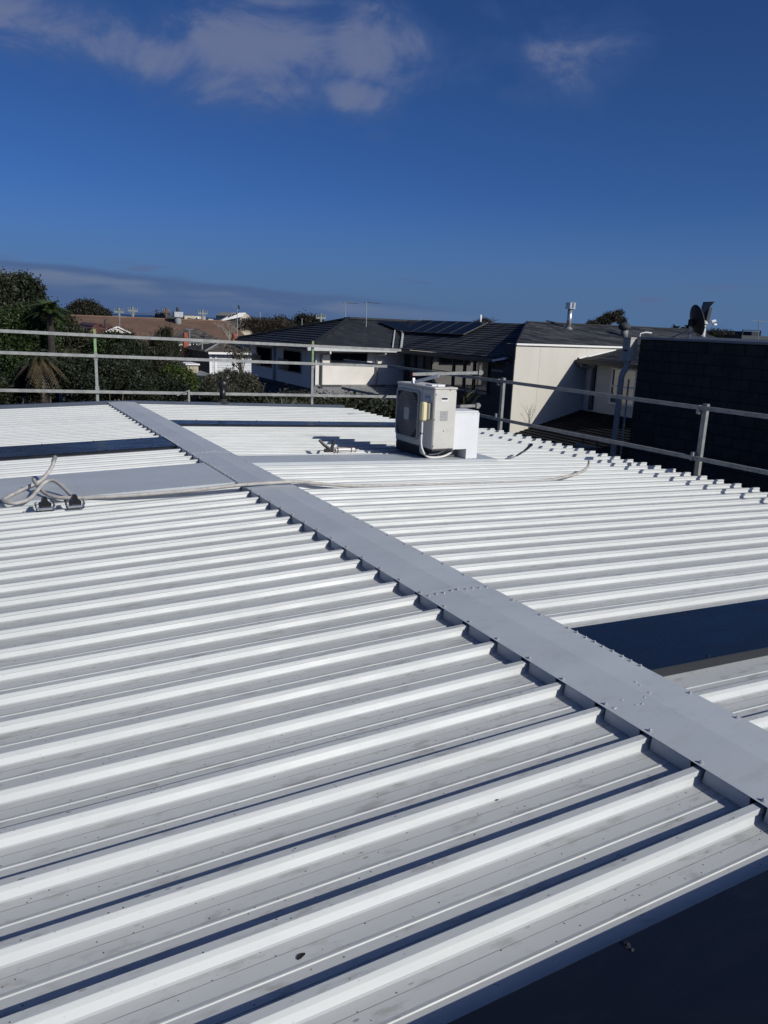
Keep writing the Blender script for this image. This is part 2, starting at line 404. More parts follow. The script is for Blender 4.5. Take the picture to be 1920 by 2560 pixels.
PROFILE = [(-P/2, .0026), (-.1140, .0024), (-.1040, 0), (-.0602, 0), (-.0594, -.0005), (-.0586, -.0005), (-.0578, 0), (-.027, 0.0004), (-.0212, .003), (-.0115, .0225), (-.0105, .0245), (-.0172, .0268), (-.0145, .0418), (-.0128, H),
           (.0128, H), (.0145, .0418), (.0172, .0268), (.0105, .0245), (.0115, .0225), (.0212, .003), (.027, .0004), (.0578, 0), (.0586, -.0005), (.0594, -.0005), (.0602, 0), (.1116, 0), (.1143, .0026), (P/2, .0026)]
SHEETS = {}
def sheet_mesh(n, side, x_out, lo_trim, hi_trim):
    key = (n, side, round(x_out, 3), round(lo_trim, 3), round(hi_trim, 3))
    if key in SHEETS: return SHEETS[key]
    prof = []
    for i in range(n):
        for (y, z) in PROFILE:
            if i and y == -P/2: continue
            prof.append((y+i*P, z))
    if lo_trim: prof = [(-P/2-lo_trim, 0.0)] + [(-P/2-.0020, .0), (-P/2+.0007, .0026)] + [q for q in prof if q[0] > -P/2+.001]
    if hi_trim: prof = [q for q in prof if q[0] < (n-1)*P+P/2-.001] + [((n-1)*P+P/2+hi_trim, 0.0)]
    mb = MB(); xs = [0.06*side] + [side*(0.06+(abs(x_out)-.06)*i/6) for i in range(1, 7)]
    for x in xs:
        for (y, z) in prof: mb.v.append((x, y, z-H-T*(abs(x)-A)))
    m = len(prof)
    for j in range(len(xs)-1):
        for i in range(m-1):
            q = (j*m+i, (j+1)*m+i, (j+1)*m+i+1, j*m+i+1)
            mb.f.append(q if side < 0 else q[::-1])
    me = mb.mesh('roof_sheet', 'sheet'); me.materials.append(MATS['groove_line'])
    segs = [i for i in range(m-1) if abs(prof[i+1][0]-prof[i][0]) < .00085 and prof[i][1] <= 0 and prof[i+1][1] <= 0]
    for j in range(len(xs)-1):
        for i in segs: me.polygons[j*(m-1)+i].material_index = 1
    SHEETS[key] = me; return me
def lay(ribs, side, x_out, y_near, y_far):
    """ribs: far-to-near centres; sheets of three ribs; the pans run on to y_near / y_far"""
    ribs = sorted(ribs); i = 0; n = len(ribs)
    while i < n:
        k = min(3, n-i)
        lo = max(0, ribs[i]-P/2-y_near) if i == 0 else 0
        hi = max(0, y_far-(ribs[i+k-1]+P/2)) if i+k == n else 0
        piece('roof_sheet', sheet_mesh(k, side, x_out, lo, hi), roof, (0, ribs[i], 0)); i += k
L_C = [13.086-.233*i for i in range(16)]; L_B = [8.545-.233*i for i in range(4)]
L_A = [Y0-.233*i for i in range(23)]
L_N = [0.02-.233*i for i in range(9)]
lay(L_C, -1, XL, 9.42, 13.28); lay(L_B, -1, XL, 7.6, 8.76); lay(L_A, -1, XL, 1.08, 6.62); lay(L_N, -1, XL, -2.2, 0.2)
grid = [Y0-.07+.233*29-.233*i for i in range(66)]
TR = {'far': (10.56, 11.02), 'ac': (7.48, 7.93), 'near': (2.20, 2.72)}
def rr(lo, hi): return [y for y in grid if lo < y < hi]
lay(rr(11.06, 13.2), 1, XR2, 10.98, 13.28); lay(rr(8.0, 10.54), 1, XR, 7.9, 10.6)
lay(rr(2.80, 7.44), 1, XR, 2.69, 7.5); lay(rr(-2.2, 2.16), 1, XR, -2.3, 2.23)

def sheet_beside(ribs, x_in, x_out):
    for y in ribs:
        mb = MB(); m = len(PROFILE)
        for x in (x_in, (x_in+x_out)/2, x_out):
            for (yy, z) in PROFILE: mb.v.append((x, y+yy, z-H-T*(abs(x)-A)))
        for j in range(2):
            for i in range(m-1): mb.f.append((j*m+i+1, (j+1)*m+i+1, (j+1)*m+i, j*m+i))
        mb.build('roof_sheet', 'sheet', roof)
sheet_beside(rr(7.44, 8.0), 3.24, XR)

SCREW = MB()
SCREW.lathe([(0, 0), (.0095, 0), (.0095, .0012), (.0066, .0022), (.0058, .0026)], (0, 0, 0), seg=10).lathe([(.0058, .0024), (.0054, .0078), (.0036, .0092), (0, .0094)], (0, 0, 0), seg=6)
SCREW_ME = SCREW.mesh('screw', 'screw'); DSCREW_ME = SCREW.mesh('screw', 'dark_screw')
def tray(name, side, x0, x1, y0, y1, m, screws_far=(), screws_near=(), label=None):
    """flat cover flashing on the rib tops with both edges turned down"""
    mb = MB(); z = lambda x: zr(x)+.0045
    xs = [x0+(x1-x0)*i/5 for i in range(6)]
    sec = [(y0+.001, -H-.002), (y0, -.0015), (y0+.0015, 0), (y1-.0015, 0), (y1, -.0015), (y1-.001, -H-.002)]
    n = len(sec)
    for x in xs:
        for (y, dz_) in sec: mb.v.append((x, y, z(x)+dz_))
    for j in range(5):
        for i in range(n-1):
            q = (j*n+i, (j+1)*n+i, (j+1)*n+i+1, j*n+i+1); mb.f.append(q[::-1] if x1 > x0 else q)
    mb.f.append(tuple(5*n+i for i in range(n))[::(-1 if x1 < x0 else 1)])
    o = mb.build(name, m, roof)
    if label: o['label'] = label
    me = DSCREW_ME if m == 'dark_sheet' else SCREW_ME
    for x in screws_far: piece('screw', me, o, (x, y1-.022, z(x)))
    for x in screws_near: piece('screw', me, o, (x, y0+.022, z(x)))
    return o
tray('cover_flashing', -1, -.08, XL, 8.74, 9.44, 'dark_sheet', (-.47, -1.0, -1.55), (-.49, -.97, -1.5), 'dark flat cover flashing on the left roof slope')
tray('cover_flashing', -1, -.08, XL, 6.60, 7.62, 'cap', (-.65, -1.17, -1.7), (-.69, -1.18, -1.72), 'wide pale grey cover flashing on the left slope')
tray('cover_flashing', -1, -.08, XL, .10, 1.125, 'dark_sheet', (-1.0, -2.0, -3.0), (-.8, -1.8), 'dark flat cover flashing at the near end')
tray('cover_flashing', 1, .08, XR, *TR['near'], 'dark_sheet', (1.0, 1.9), (.62, 1.5), 'dark flat cover flashing right of the ridge')
tray('cover_flashing', 1, .08, 3.28, *TR['ac'], 'cap', (1.2, 1.9, 3.1), (.71, 1.3, 2.1, 2.75), 'pale grey cover flashing under the air conditioner')
tray('cover_flashing', 1, .08, XR2, *TR['far'], 'dark_sheet', (.61, 1.5, 2.5), (), 'narrow dark cover flashing at the far end')

# ridge cap in three lapped lengths, with scribed turn-downs between the ribs
def ridge_cap(y0, y1, lift):
    mb = MB(); z0 = .0095+lift
    n = 70; ys = [y0+(y1-y0)*i/n for i in range(n+1)]
    sec = [(-A-.0005, -.0012), (-A, 0), (-A*.5, .006), (-.012, .0118), (0, .0126), (.012, .0118), (A*.5, .006), (A, 0), (A+.0005, -.0012)]
    m = len(sec)
    for y in ys:
        for (x, z) in sec: mb.v.append((x, y, z0+z+.0007*(math.sin(y*5.1+x*9)+.7*math.sin(y*11.7-x*14))*(1-(x/A)**2 if abs(x) < A else 0)))
    for j in range(n):
        for i in range(m-1): mb.f.append((j*m+i, j*m+i+1, (j+1)*m+i+1, (j+1)*m+i))
    for y, sgn in ((y0, 1), (y1, -1)):                     # lap edge thickness
        for i in range(m-1):
            (xa, za), (xb, zb) = sec[i], sec[i+1]
            mb.quad((xa, y, z0+za-.0016), (xb, y, z0+zb-.0016), (xb, y, z0+zb), (xa, y, z0+za))
    return mb.build('ridge_cap', 'cap', roof)
CAPS = [ridge_cap(-2.3, 3.40, .0018), ridge_cap(3.33, 8.20, 0), ridge_cap(8.14, 13.33, .0018)]
def cap_at(y): return CAPS[0] if y < 3.36 else CAPS[1] if y < 8.17 else CAPS[2]
mb = MB()
def flaps(ribs, sx, lo, hi):
    r = sorted(ribs); e = [lo]+[v for y in r for v in (y-.0245, y+.0245)]+[hi]
    for i in range(0, len(e), 2):
        y0, y1 = e[i], e[i+1]
        if y1-y0 < .02: continue
        x = sx*(A+.0004)
        t = .007 if i else 0.0; u = .007 if i+2 < len(e) else 0.0
        pts = [(x, y0, -H+.0015), (x, y1, -H+.0015), (x, y1-u, .0088), (x, y0+t, .0088)]
        mb.prism(pts, (-sx*.0012, 0, 0))
for grp, lo, hi in ((L_C, 9.44, 13.3), (L_B, 7.62, 8.74), (L_A, 1.125, 6.6), (L_N, -2.2, .1)): flaps(grp, -1, lo, hi)
for lo, hi, a, b in ((11.06, 13.2, 11.02, 13.3), (8.0, 10.54, 7.93, 10.56), (2.8, 7.44, 2.72, 7.48), (-2.2, 2.16, -2.2, 2.2)): flaps(rr(lo, hi), 1, a, b)
mb.build('scribed_turndown', 'cap', roof)
zc_ = lambda x: .0095+.0126*(1-abs(x)/A)+.0012
def cs(x, y):
    piece('screw', SCREW_ME, cap_at(y), (x+random.uniform(-.004, .004), y+random.uniform(-.006, .006), zc_(x)+.0006), (0, random.uniform(-.04, .04), random.uniform(0, 1)))
for y in L_C+L_B+L_A+L_N[:3]: cs(-A+.02, y)
for y in grid:
    if -.6 < y < 13.2 and not any(a-.05 < y < b+.05 for a, b in TR.values()): cs(A-.02, y)
for (y0, y1, x, n) in ((8.78, 9.40, -A+.018, 9), (6.64, 7.58, -A+.018, 15), (2.23, 2.70, A-.012, 9), (7.50, 7.91, A-.014, 9), (10.58, 11.0, A-.014, 6), (.3, 1.1, -A+.018, 10)):
    for i in range(n): cs(x, y0+(y1-y0)*i/(n-1))
for yj in (3.362, 8.168):
    for i in range(9): cs(-A+.03+(2*A-.06)*i/8, yj)
for i in range(10): cs(-A+.03+(2*A-.06)*i/9, 13.29)

drop = MB().lathe([(.0065, 0), (.006, .0012), (.004, .0022), (0, .0026)], (0, 0, 0), seg=10).mesh('water_drop', 'cap')
for (px, py, sc_) in ((1590, 1707, 1.1), (1600, 1716, .8), (1556, 1750, .9), (1537, 1768, 1.5), (1591, 1763, .9), (1606, 1762, 1.0), (1624, 1735, 1.2), (1612, 1747, .8), (1660, 1754, .6)):
    d_ = ray(px, py); q_ = CAM+d_*((.016-CAM.z)/d_.z); o = piece('water_drop', drop, CAPS[0], (q_.x, q_.y, zc_(q_.x)+.0012)); o.scale = (sc_*1.1, sc_*.8, sc_*.45)

# far end: raised barge flashing, edge gutter, fascia and the wall below
mb = MB()
xs = [XL, -A-.01, 0, A+.01, 4.02]
for i in range(4):
    for (ya, yb, za, zb) in ((13.29, 13.295, -.05, .035), (13.295, 13.52, .035, .02), (13.52, 13.525, .02, -.2)):
        a, b = xs[i], xs[i+1]; f = lambda x: (-T*(abs(x)-A) if abs(x) > A else 0)
        mb.quad((a, ya, f(a)+za), (b, ya, f(b)+za), (b, yb, f(b)+zb), (a, yb, f(a)+zb))
f4 = -T*(4.02-A)
mb.add([(4.02, 13.295, f4+.035), (4.30, 13.30, f4-.02), (4.02, 13.52, f4+.02)], ((0, 1, 2),))
o = mb.build('barge_flashing', 'barge', roof)
for x in (-1.4, -.62, .7, 2.05, 2.6, 3.3): piece('screw', DSCREW_ME, o, (x, 13.32, -T*max(0, abs(x)-A)+.034))
mb = MB()
for (x0, y0, y1) in ((XR-.02, -2.3, 10.75), (XR2-.02, 10.95, 13.3)):
    z = zr(x0)-H-.012
    mb.box(x0, x0+.13, y0, y1, z-.11, z-.10).box(x0+.125, x0+.13, y0, y1, z-.10, z-.02).box(x0-.004, x0, y0, y1, z-.10, z-.004)
mb.build('gutter', 'dark_sheet', roof)
mb = MB(); mb.box(XL+.1, XR-.06, -2.2, 10.8, GZ, -.36).box(XL+.1, XR2-.06, 10.8, 13.25, GZ, -.36); mb.build('wall', 'charcoal_wall', roof)
mb = MB(); mb.box(XR-.075, XR-.045, -2.2, 10.78, -.355, -.24).box(XR2-.075, XR2-.045, 10.95, 13.25, -.355, -.2); mb.build('fascia', 'barge', roof)

# ================================================================== THINGS ON THE ROOF
# --- air conditioner
ax0, ax1, ay0, ay1, az0, az1 = 2.335, 2.632, 7.450, 8.305, .047, .757
ac = thing('air_conditioner', 'beige outdoor air conditioner unit standing on the pale grey flashing', 'air conditioner', (ax0, ay0, zr(2.6)+.005))
sm_ = MB().box(ax0, ax1, ay0, ay1, az0+.012, az1-.022, .012); casing = sm_.build('casing', 'ac_white', ac)
MB().box(ax0-.006, ax1+.006, ay0-.006, ay1+.006, az1-.024, az1, .008).build('top_panel', 'ac_white', ac)
MB().box(ax0+.01, ax1-.01, ay0+.01, ay1-.01, az0-.006, az0+.016).build('base_pan', 'ac_dark', ac)
gy0, gy1, gz0, gz1 = 7.755, 8.285, .125, .69            # fan grille panel on the face towards the ridge
gc = ((gy0+gy1)/2, (gz0+gz1)/2)
mb = MB()
def rrect(y0, y1, z0, z1, r, n=5):
    pts = []
    for (cy, cz, a0_) in ((y1-r, z1-r, 0), (y0+r, z1-r, 90), (y0+r, z0+r, 180), (y1-r, z0+r, 270)):
        for i in range(n+1):
            a = math.radians(a0_+90*i/n); pts.append((cy+r*math.cos(a), cz+r*math.sin(a)))
    return pts
o1 = rrect(gy0, gy1, gz0, gz1, .05); i1 = rrect(gy0+.022, gy1-.022, gz0+.022, gz1-.022, .04)
n = len(o1); xf = ax0-.022
for pts, x in ((o1, ax0+.001), (o1, xf+.006), ([(gc[0]+(y-gc[0])*.985, gc[1]+(z-gc[1])*.985) for y, z in o1], xf), (i1, xf), (i1, ax0-.004)):
    mb.v += [(x, y, z) for y, z in pts]
for l in range(4):
    for i in range(n): j = (i+1) % n; mb.f.append((l*n+i, (l+1)*n+i, (l+1)*n+j, l*n+j))
grille = mb.build('grille_frame', 'ac_grille', ac)
mb = MB(); mb.v = [(ax0-.0025, y, z) for y, z in rrect(gy0+.015, gy1-.015, gz0+.015, gz1-.015, .04)]; mb.f = [tuple(range(n))]
mb.build('fan_opening', 'ac_dark', grille)
R = .262
ring = MB()
for i in range(1, 11):
    r = .055+(R-.055)*i/10
    ring.tube([(xf+.004, gc[0]+r*math.cos(2*math.pi*q/40), gc[1]+r*math.sin(2*math.pi*q/40)) for q in range(41)], .0022, 4, False)
ring.build('grille_rings', 'ac_grille', grille)
spk = MB()
for i in range(36):
    a = 2*math.pi*i/36
    pts = [(xf+.002, gc[0]+r*math.cos(a+.9*(r/R)**1.2), gc[1]+r*math.sin(a+.9*(r/R)**1.2)) for r in (.05, .10, .15, .20, .25, .272)]
    spk.tube(pts, .0030, 4, False)
spk.build('grille_spokes', 'ac_grille', grille)
mb = MB(); pts = rrect(gc[0]-.058, gc[0]+.058, gc[1]-.07, gc[1]+.07, .02); mb.prism([(xf+.004, y, z) for y, z in pts], (-.006, 0, 0)); mb.build('grille_hub', 'ac_grille', grille)
fan = MB()
for i in range(3):
    for q in range(8):
        a0_ = 2*math.pi*i/3+.12*q; a1_ = a0_+.12
        fan.quad((ax0-.0035, gc[0]+.06*math.cos(a0_), gc[1]+.06*math.sin(a0_)), (ax0-.0035, gc[0]+.06*math.cos(a1_), gc[1]+.06*math.sin(a1_)),
                 (ax0-.0035, gc[0]+.23*math.cos(a1_), gc[1]+.23*math.sin(a1_)), (ax0-.0035, gc[0]+.23*math.cos(a0_), gc[1]+.23*math.sin(a0_)))
fan.build('fan_blade', 'frame_dark', grille)
MB().box(ax0-.0012, ax0+.004, 7.712, 7.716, .062, .732).build('panel_seam', 'ac_dark', ac)
MB().box(ax0-.004, ax0+.003, 7.535, 7.650, .600, .668).build('brand_plate', 'label_blue', ac)
lg = MB(); lg.prism([(ax0-.0042, 7.643, .618), (ax0-.0042, 7.612, .618), (ax0-.0042, 7.640, .660)], (-.001, 0, 0))
lg.box(ax0-.0052, ax0-.0042, 7.545, 7.600, .634, .648); lg.build('logo', 'logo_dark', ac)
mb = MB(); mb.box(ax0-.050, ax0+.002, 7.500, 7.612, .390, .580, .012); iso = mb.build('isolator_box', 'isolator_grey', ac)
MB().box(ax0-.112, ax0-.048, 7.505, 7.588, .378, .588, .014).build('isolator_lid', 'isolator', iso)
MB().lathe([(0, 0), (.026, 0), (.026, .012), (.010, .016), (.010, .03), (0, .03)], (ax0-.08, 7.588, .48), (0, 1, 0), 14).build('isolator_switch', 'isolator_grey', iso)
mb = MB(); mb.box(ax0+.088, ax0+.176, ay0-.0035, ay0+.003, .600, .650); hr = mb.build('handle_recess', 'frame_white', ac)
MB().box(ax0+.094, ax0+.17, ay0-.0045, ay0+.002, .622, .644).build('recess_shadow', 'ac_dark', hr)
MB().box(ax0+.085, ax0+.185, ay0-.0022, ay0+.002, .385, .495).build('rating_plate', 'ac_plate', ac)
ds = MB().lathe([(0, .004), (.006, .004), (.006, 0)], (0, 0, 0), (0, -1, 0), 8).mesh('screw', 'dark_screw')
for (x, z) in ((.02, .68), (.20, .725), (.012, .40), (.14, .27), (.012, .10), (.22, .065), (.285, .72)): piece('screw', ds, ac, (ax0+x, ay0-.001, z))
cd = MB()
cp = [(ax0-.085, 7.55, .39), (ax0-.085, 7.55, .25), (ax0-.088, 7.545, .12), (ax0-.06, 7.54, .03), (ax0+.02, 7.58, -.035), (ax0+.12, 7.60, -.056), (ax0+.25, 7.60, -.05), (ax0+.35, 7.60, -.012), (ax0+.40, 7.62, .03)]
def spline(pts, n=6):
    pts = [Vector(p) for p in pts]; out = []
    for i in range(len(pts)-1):
        p0 = pts[max(i-1, 0)]; p1 = pts[i]; p2 = pts[i+1]; p3 = pts[min(i+2, len(pts)-1)]
        for j in range(n):
            t = j/n
            out.append(.5*((2*p1)+(p2-p0)*t+(2*p0-5*p1+4*p2-p3)*t*t+(3*p1-p0-3*p2+p3)*t**3))
    out.append(pts[-1]); return out
sm(cd.tube(spline(cp), .0125, 8)).build('conduit', 'conduit', ac)
sm(MB().tube(spline([(ax0-.03, 7.66, .06), (ax0-.03, 7.62, .0), (ax0+.06, 7.61, -.022), (ax0+.18, 7.61, -.012), (ax0+.30, 7.63, .02), (ax0+.40, 7.65, .03)]), .011, 8)).build('drain_pipe', 'conduit', ac)
sm(MB().tube(spline([(ax0-.006, 7.68, .085), (ax0-.028, 7.66, .04), (ax0-.03, 7.62, .0)]), .009, 6)).build('cable', 'conduit', ac)
MB().box(ax0-.103, ax0-.066, 7.538, 7.565, .225, .245).build('conduit_saddle', 'ac_dark', ac)
for y in (7.66, 8.14):
    z = zr(2.6)+.007
    MB().prism([(2.39, y, z), (2.81, y, z), (2.78, y+.012, .0395), (2.42, y+.012, .0395)], (0, .11, 0)).build('rubber_foot', 'rubber_foot', ac)
MB().box(2.345, 2.388, 7.60, 8.30, zr(2.35)+.008, .040).build('base_rail', 'rubber', ac)
MB().box(2.575, 2.62, 7.80, 8.13, zr(2.58)+.010, .040).build('base_rail', 'rubber', ac)

# --- white sheet metal duct cover beside it
dc = thing('duct_cover', 'plain white sheet metal pipe cover beside the air conditioner', 'pipe cover', (2.93, 7.6, zr(2.93)+.005))
poly = [(2.640, 7.515, .042), (2.848, 7.515, .042), (2.848, 7.515, zr(2.85)+.006), (3.0, 7.515, zr(3)+.006), (3.0, 7.515, .462), (2.640, 7.515, .462)]
MB().prism(poly, (0, .0015, 0)).build('front_panel', 'duct_white', dc)
MB().box(3.0, 3.0015, 7.5155, 7.80, zr(3)+.006, .4605).build('side_panel', 'duct_white', dc); MB().box(2.6385, 2.64, 7.5155, 7.79, .042, .4605).build('side_panel', 'duct_white', dc)
MB().box(2.652, 2.997, 7.53, 7.80, .4625, .4805).build('top_panel', 'duct_white', dc); MB().box(2.64, 2.8475, 7.5165, 7.79, .0405, .042).build('bottom_panel', 'duct_white', dc)
MB().box(2.8465, 2.848, 7.5165, 7.80, zr(2.85)+.006, .0405).build('inner_panel', 'duct_white', dc)
ps = MB().lathe([(0, .003), (.005, .0025), (.006, 0)], (0, 0, 0), (0, -1, 0), 8).mesh('rivet', 'screw')
for (x, z) in ((2.918, .445), (2.975, .447)): piece('rivet', ps, dc, (x, 7.514, z))
for i in range(5): piece('rivet', SCREW_ME, dc, (2.865+.03*i, 7.497+.004*(i % 2), zr(2.9)+.006))

# --- angle strap on top of the unit
st = thing('metal_strap', 'bent perforated aluminium strap lying on top of the air conditioner', 'bracket', (2.365, 7.730, az1))
mb = MB(); e0_, e1_ = Vector((2.323, 7.955, az1+.010)), Vector((2.465, 7.610, az1+.115))
mb.beam(e0_, e1_, .036, .004, (1, 0, .3)).beam(e0_+Vector((0, 0, .002)), e1_+Vector((.018, .004, .010)), .004, .03); mb.build('strap', 'duct_white', st)
MB().prism([(2.319, 7.965, az1+.004), (2.319, 7.900, az1+.01), (2.319, 7.925, az1+.07)], (.03, 0, 0)).build('end_fold', 'duct_white', st)
hm = MB().lathe([(0, 0), (.004, 0)], (0, 0, 0), (-1, -.2, .3), 8).mesh('bolt_hole', 'ac_dark')
for i in range(5): piece('bolt_hole', hm, st, e0_.lerp(e1_, .3+.14*i)+Vector((-.004, -.002, .004)))
tag(MB().box(2.445, 2.545, 7.570, 7.585, az1+.001, az1+.02).box(2.405, 2.595, 7.630, 7.770, az1+.001, az1+.016).build('metal_offcut', 'duct_white'), 'small white metal offcut lying flat on top of the air conditioner', 'offcut')
tag(MB().box(2.545, 2.600, 7.540, 7.580, az1+.001, az1+.022, .006).build('foam_block', 'black_plastic'), 'small black block on top of the air conditioner', 'block')

# --- caulking gun
cg = thing('caulking_gun', 'black handled caulking gun with a white cartridge on the roof', 'caulking gun', (1.45, 7.98, zr(1.45)))
zb = zr(1.4)+.012
gy = 8.03
sm(MB().lathe([(0, 0), (.022, .001), (.023, .006), (.023, .24), (.02, .245), (.006, .25), (.004, .30), (0, .30)], (1.405, gy, zb+.022), (1, -.02, 0), 14)).build('cartridge', 'tube_white', cg)
mb = MB()
for (dy, dz_) in ((-.027, 0), (.027, 0), (0, .027), (0, -.024)): mb.tube([(1.385, gy+dy, zb+.024+dz_), (1.66, gy+dy, zb+.024+dz_)], .0035, 5)
for x in (1.39, 1.43, 1.60, 1.655): mb.tube([(x, gy+.029*math.cos(a*math.pi/8), zb+.024+.029*math.sin(a*math.pi/8)) for a in range(17)], .0045, 5, False)
mb.build('frame', 'gun_red', cg)
mb = MB(); mb.beam((1.38, gy, zb+.024), (1.27, gy, zb+.028), .03, .04).tube([(1.40, gy, zb+.024), (1.20, gy, zb+.03)], .004, 5)
mb.build('body', 'black_plastic', cg)
MB().beam((1.345, gy, zb+.02), (1.40, gy+.01, zb+.135), .022, .03, (1, 0, 0)).build('trigger', 'black_plastic', cg)
MB().tube([(1.35, gy, zb+.03), (1.27, gy+.01, zb+.09), (1.215, gy+.02, zb+.145)], [.016, .018, .015], 8).build('handle', 'black_plastic', cg)

# --- small dark hand tool lying to the right of the unit
tl = thing('hand_tool', 'small black handled tool lying right of the air conditioner', 'tool', (3.75, 7.55, zr(3.7)))
z = zr(3.6)+.02
sm(MB().tube([(3.60, 7.53, z+.01), (3.74, 7.56, z+.06), (3.88, 7.60, z+.13)], [.010, .014, .018], 8)).build('grip', 'black_plastic', tl)
MB().tube([(3.62, 7.53, z+.008), (3.52, 7.515, z-.005), (3.46, 7.51, z+.008)], [.006, .006, .014], 6).build('blade', 'chrome', tl)

# --- grey hoses
def hose_thing(label, pts, r, name='hose'):
    o = sm(MB().tube(spline(pts, 7), r, 9)).build(name, 'hose'); return tag(o, label, 'hose')
z0 = lambda x, d: zr(x)+d
h1 = hose_thing('long grey hose crossing the roof and the ridge cap', [(-1.83, 6.98, z0(-1.8, .10)), (-1.80, 6.80, z0(-1.8, .055)), (-1.74, 6.60, z0(-1.74, .03)), (-1.62, 6.50, z0(-1.62, .024)), (-1.3, 6.41, z0(-1.3, .022)), (-.7, 6.36, z0(-.7, .022)),
     (-.28, 6.325, .036), (0, 6.31, .042), (.25, 6.325, .034), (.5, 6.30, z0(.5, .012)), (.8, 6.28, z0(.8, -.010)), (1.25, 6.27, z0(1.25, -.020)), (2.1, 6.268, z0(2.1, -.022)), (2.95, 6.27, z0(2.95, -.020)), (3.30, 6.30, z0(3.3, .008)), (3.62, 6.42, z0(3.62, .028)), (3.80, 6.50, z0(3.8, .075)), (3.83, 6.52, z0(3.8, .14))], .0155)
ho = thing('hose', 'grey hose end looped and pointing up by the black clamps', 'hose', (-1.9, 6.6, z0(-1.9, 0)))
lp = [(-1.63, 7.30, z0(-1.6, .20)), (-1.665, 7.24, z0(-1.66, .135)), (-1.76, 7.14, z0(-1.76, .055)), (-1.90, 6.98, z0(-1.9, .030)), (-2.05, 6.72, z0(-2.05, .024)), (-2.08, 6.58, z0(-2.08, .024)), (-2.0, 6.49, z0(-2., .022)), (-1.90, 6.56, z0(-1.9, .030)),
      (-1.83, 6.70, z0(-1.83, .06)), (-1.765, 6.80, z0(-1.77, .10)), (-1.70, 6.80, z0(-1.7, .115)), (-1.645, 6.70, z0(-1.65, .085)), (-1.595, 6.55, z0(-1.6, .035)), (-1.585, 6.44, z0(-1.59, .026))]
sm(MB().tube(spline(lp, 7), .0155, 9)).build('pipe', 'hose', ho)
e = Vector(lp[0]); d = (Vector(lp[0])-Vector(lp[1])).normalized()
sm(MB().lathe([(.0175, -.03), (.0190, -.028), (.0190, 0), (.0160, .002), (.020, .012), (.018, .03), (.012, .03), (.010, -.01)], e, d, 12)).build('end_fitting', 'galv', ho)
def clamp(label, x, y):
    t = thing('hose_clamp', label, 'clamp', (x, y, z0(x, 0)), 'black clamps on the hose ends')
    z = z0(x, .012); w, h_ = .058, .05
    mb = MB()
    for yy in (y-.035, y+.035):
        mb.tube([(x-w, yy, z-.004), (x+w, yy, z-.004), (x+w+.008, yy, z+h_*.8), (x+w-.004, yy, z+h_), (x+w-.006, yy, z+h_)], .0045, 6).tube([(x-w, yy, z-.004), (x-w-.008, yy, z+h_*.8), (x-w+.004, yy, z+h_)], .0045, 6)
    mb.tube([(x-w, y-.035, z-.004), (x-w, y+.035, z-.004)], .0045, 6).tube([(x+w, y-.035, z-.004), (x+w, y+.035, z-.004)], .0045, 6)
    mb.build('wire_frame', 'rubber', t)
    mb = MB()
    mb.tube([(x-w-.006, y-.04, z+.03), (x-w+.012, y-.04, z+.012), (x+w-.012, y-.04, z+.012), (x+w+.006, y-.04, z+.03)], .008, 6); mb.build('jaw', 'chrome', t)
    MB().prism([(x-.042, y-.03, z+.012), (x+.042, y-.03, z+.012), (x+.044, y-.03, z+.045), (x+.026, y-.03, z+.055), (x+.014, y-.03, z+.092), (x-.014, y-.03, z+.092), (x-.026, y-.03, z+.055), (x-.044, y-.03, z+.045)], (0, .06, 0)).build('body', 'black_plastic', t)
    MB().box(x-.03, x+.03, y-.036, y+.036, z+.014, z+.03).build('hinge', 'rubber', t)
clamp('black clamp with a wire frame at the hose loop, left of two', -1.815, 6.24)
clamp('black clamp with a wire frame under the long hose, right of two', -1.605, 6.22)

# --- dead leaf and bits of litter on the sheets
def litter(name, label, cat, c, L_, w, m, rot):
    mb = MB(); c = Vector(c); n = 8; d = Vector((math.cos(rot), math.sin(rot), 0)); e = Vector((-d.y, d.x, 0))
    top = []; bot = []
    for i in range(n):
        t = i/(n-1); ww = w*math.sin(math.pi*min(.97, t*.94+.03))**.8*(1+.18*math.sin(7*t+rot))
        p = c+d*(L_*(t-.5)); z = .001+.0025*math.sin(math.pi*t)
        top.append(p+e*ww/2+Vector((0, 0, z+.0012))); bot.append(p-e*ww/2+Vector((0, 0, z*.6)))
    mb.v = [tuple(v) for v in top+bot]+[tuple(v-Vector((0, 0, .0012))) for v in top+bot]
    for i in range(n-1):
        mb.f.append((i, n+i, n+i+1, i+1)); mb.f.append((2*n+i+1, 3*n+i+1, 3*n+i, 2*n+i))
    return tag(mb.build(name, m), label, cat)
litter('dead_leaf', 'curled dark dead leaf lying on a pan of the near roof', 'leaf', (-1.690, 1.480, zr(-1.7)-H+.0005), .027, .0095, 'leaf_brown', .35)
litter('leaf_fragment', 'pale brown leaf scrap on the roof pan near the ridge cap', 'leaf', (-.892, 1.78, zr(-.89)-H+.001), .017, .013, 'twig', -.4)
litter('debris_chip', 'dark chip lying on the near dark flashing', 'debris', (-1.0, 1.085, zr(-1)+.006), .010, .006, 'rubber', .2)

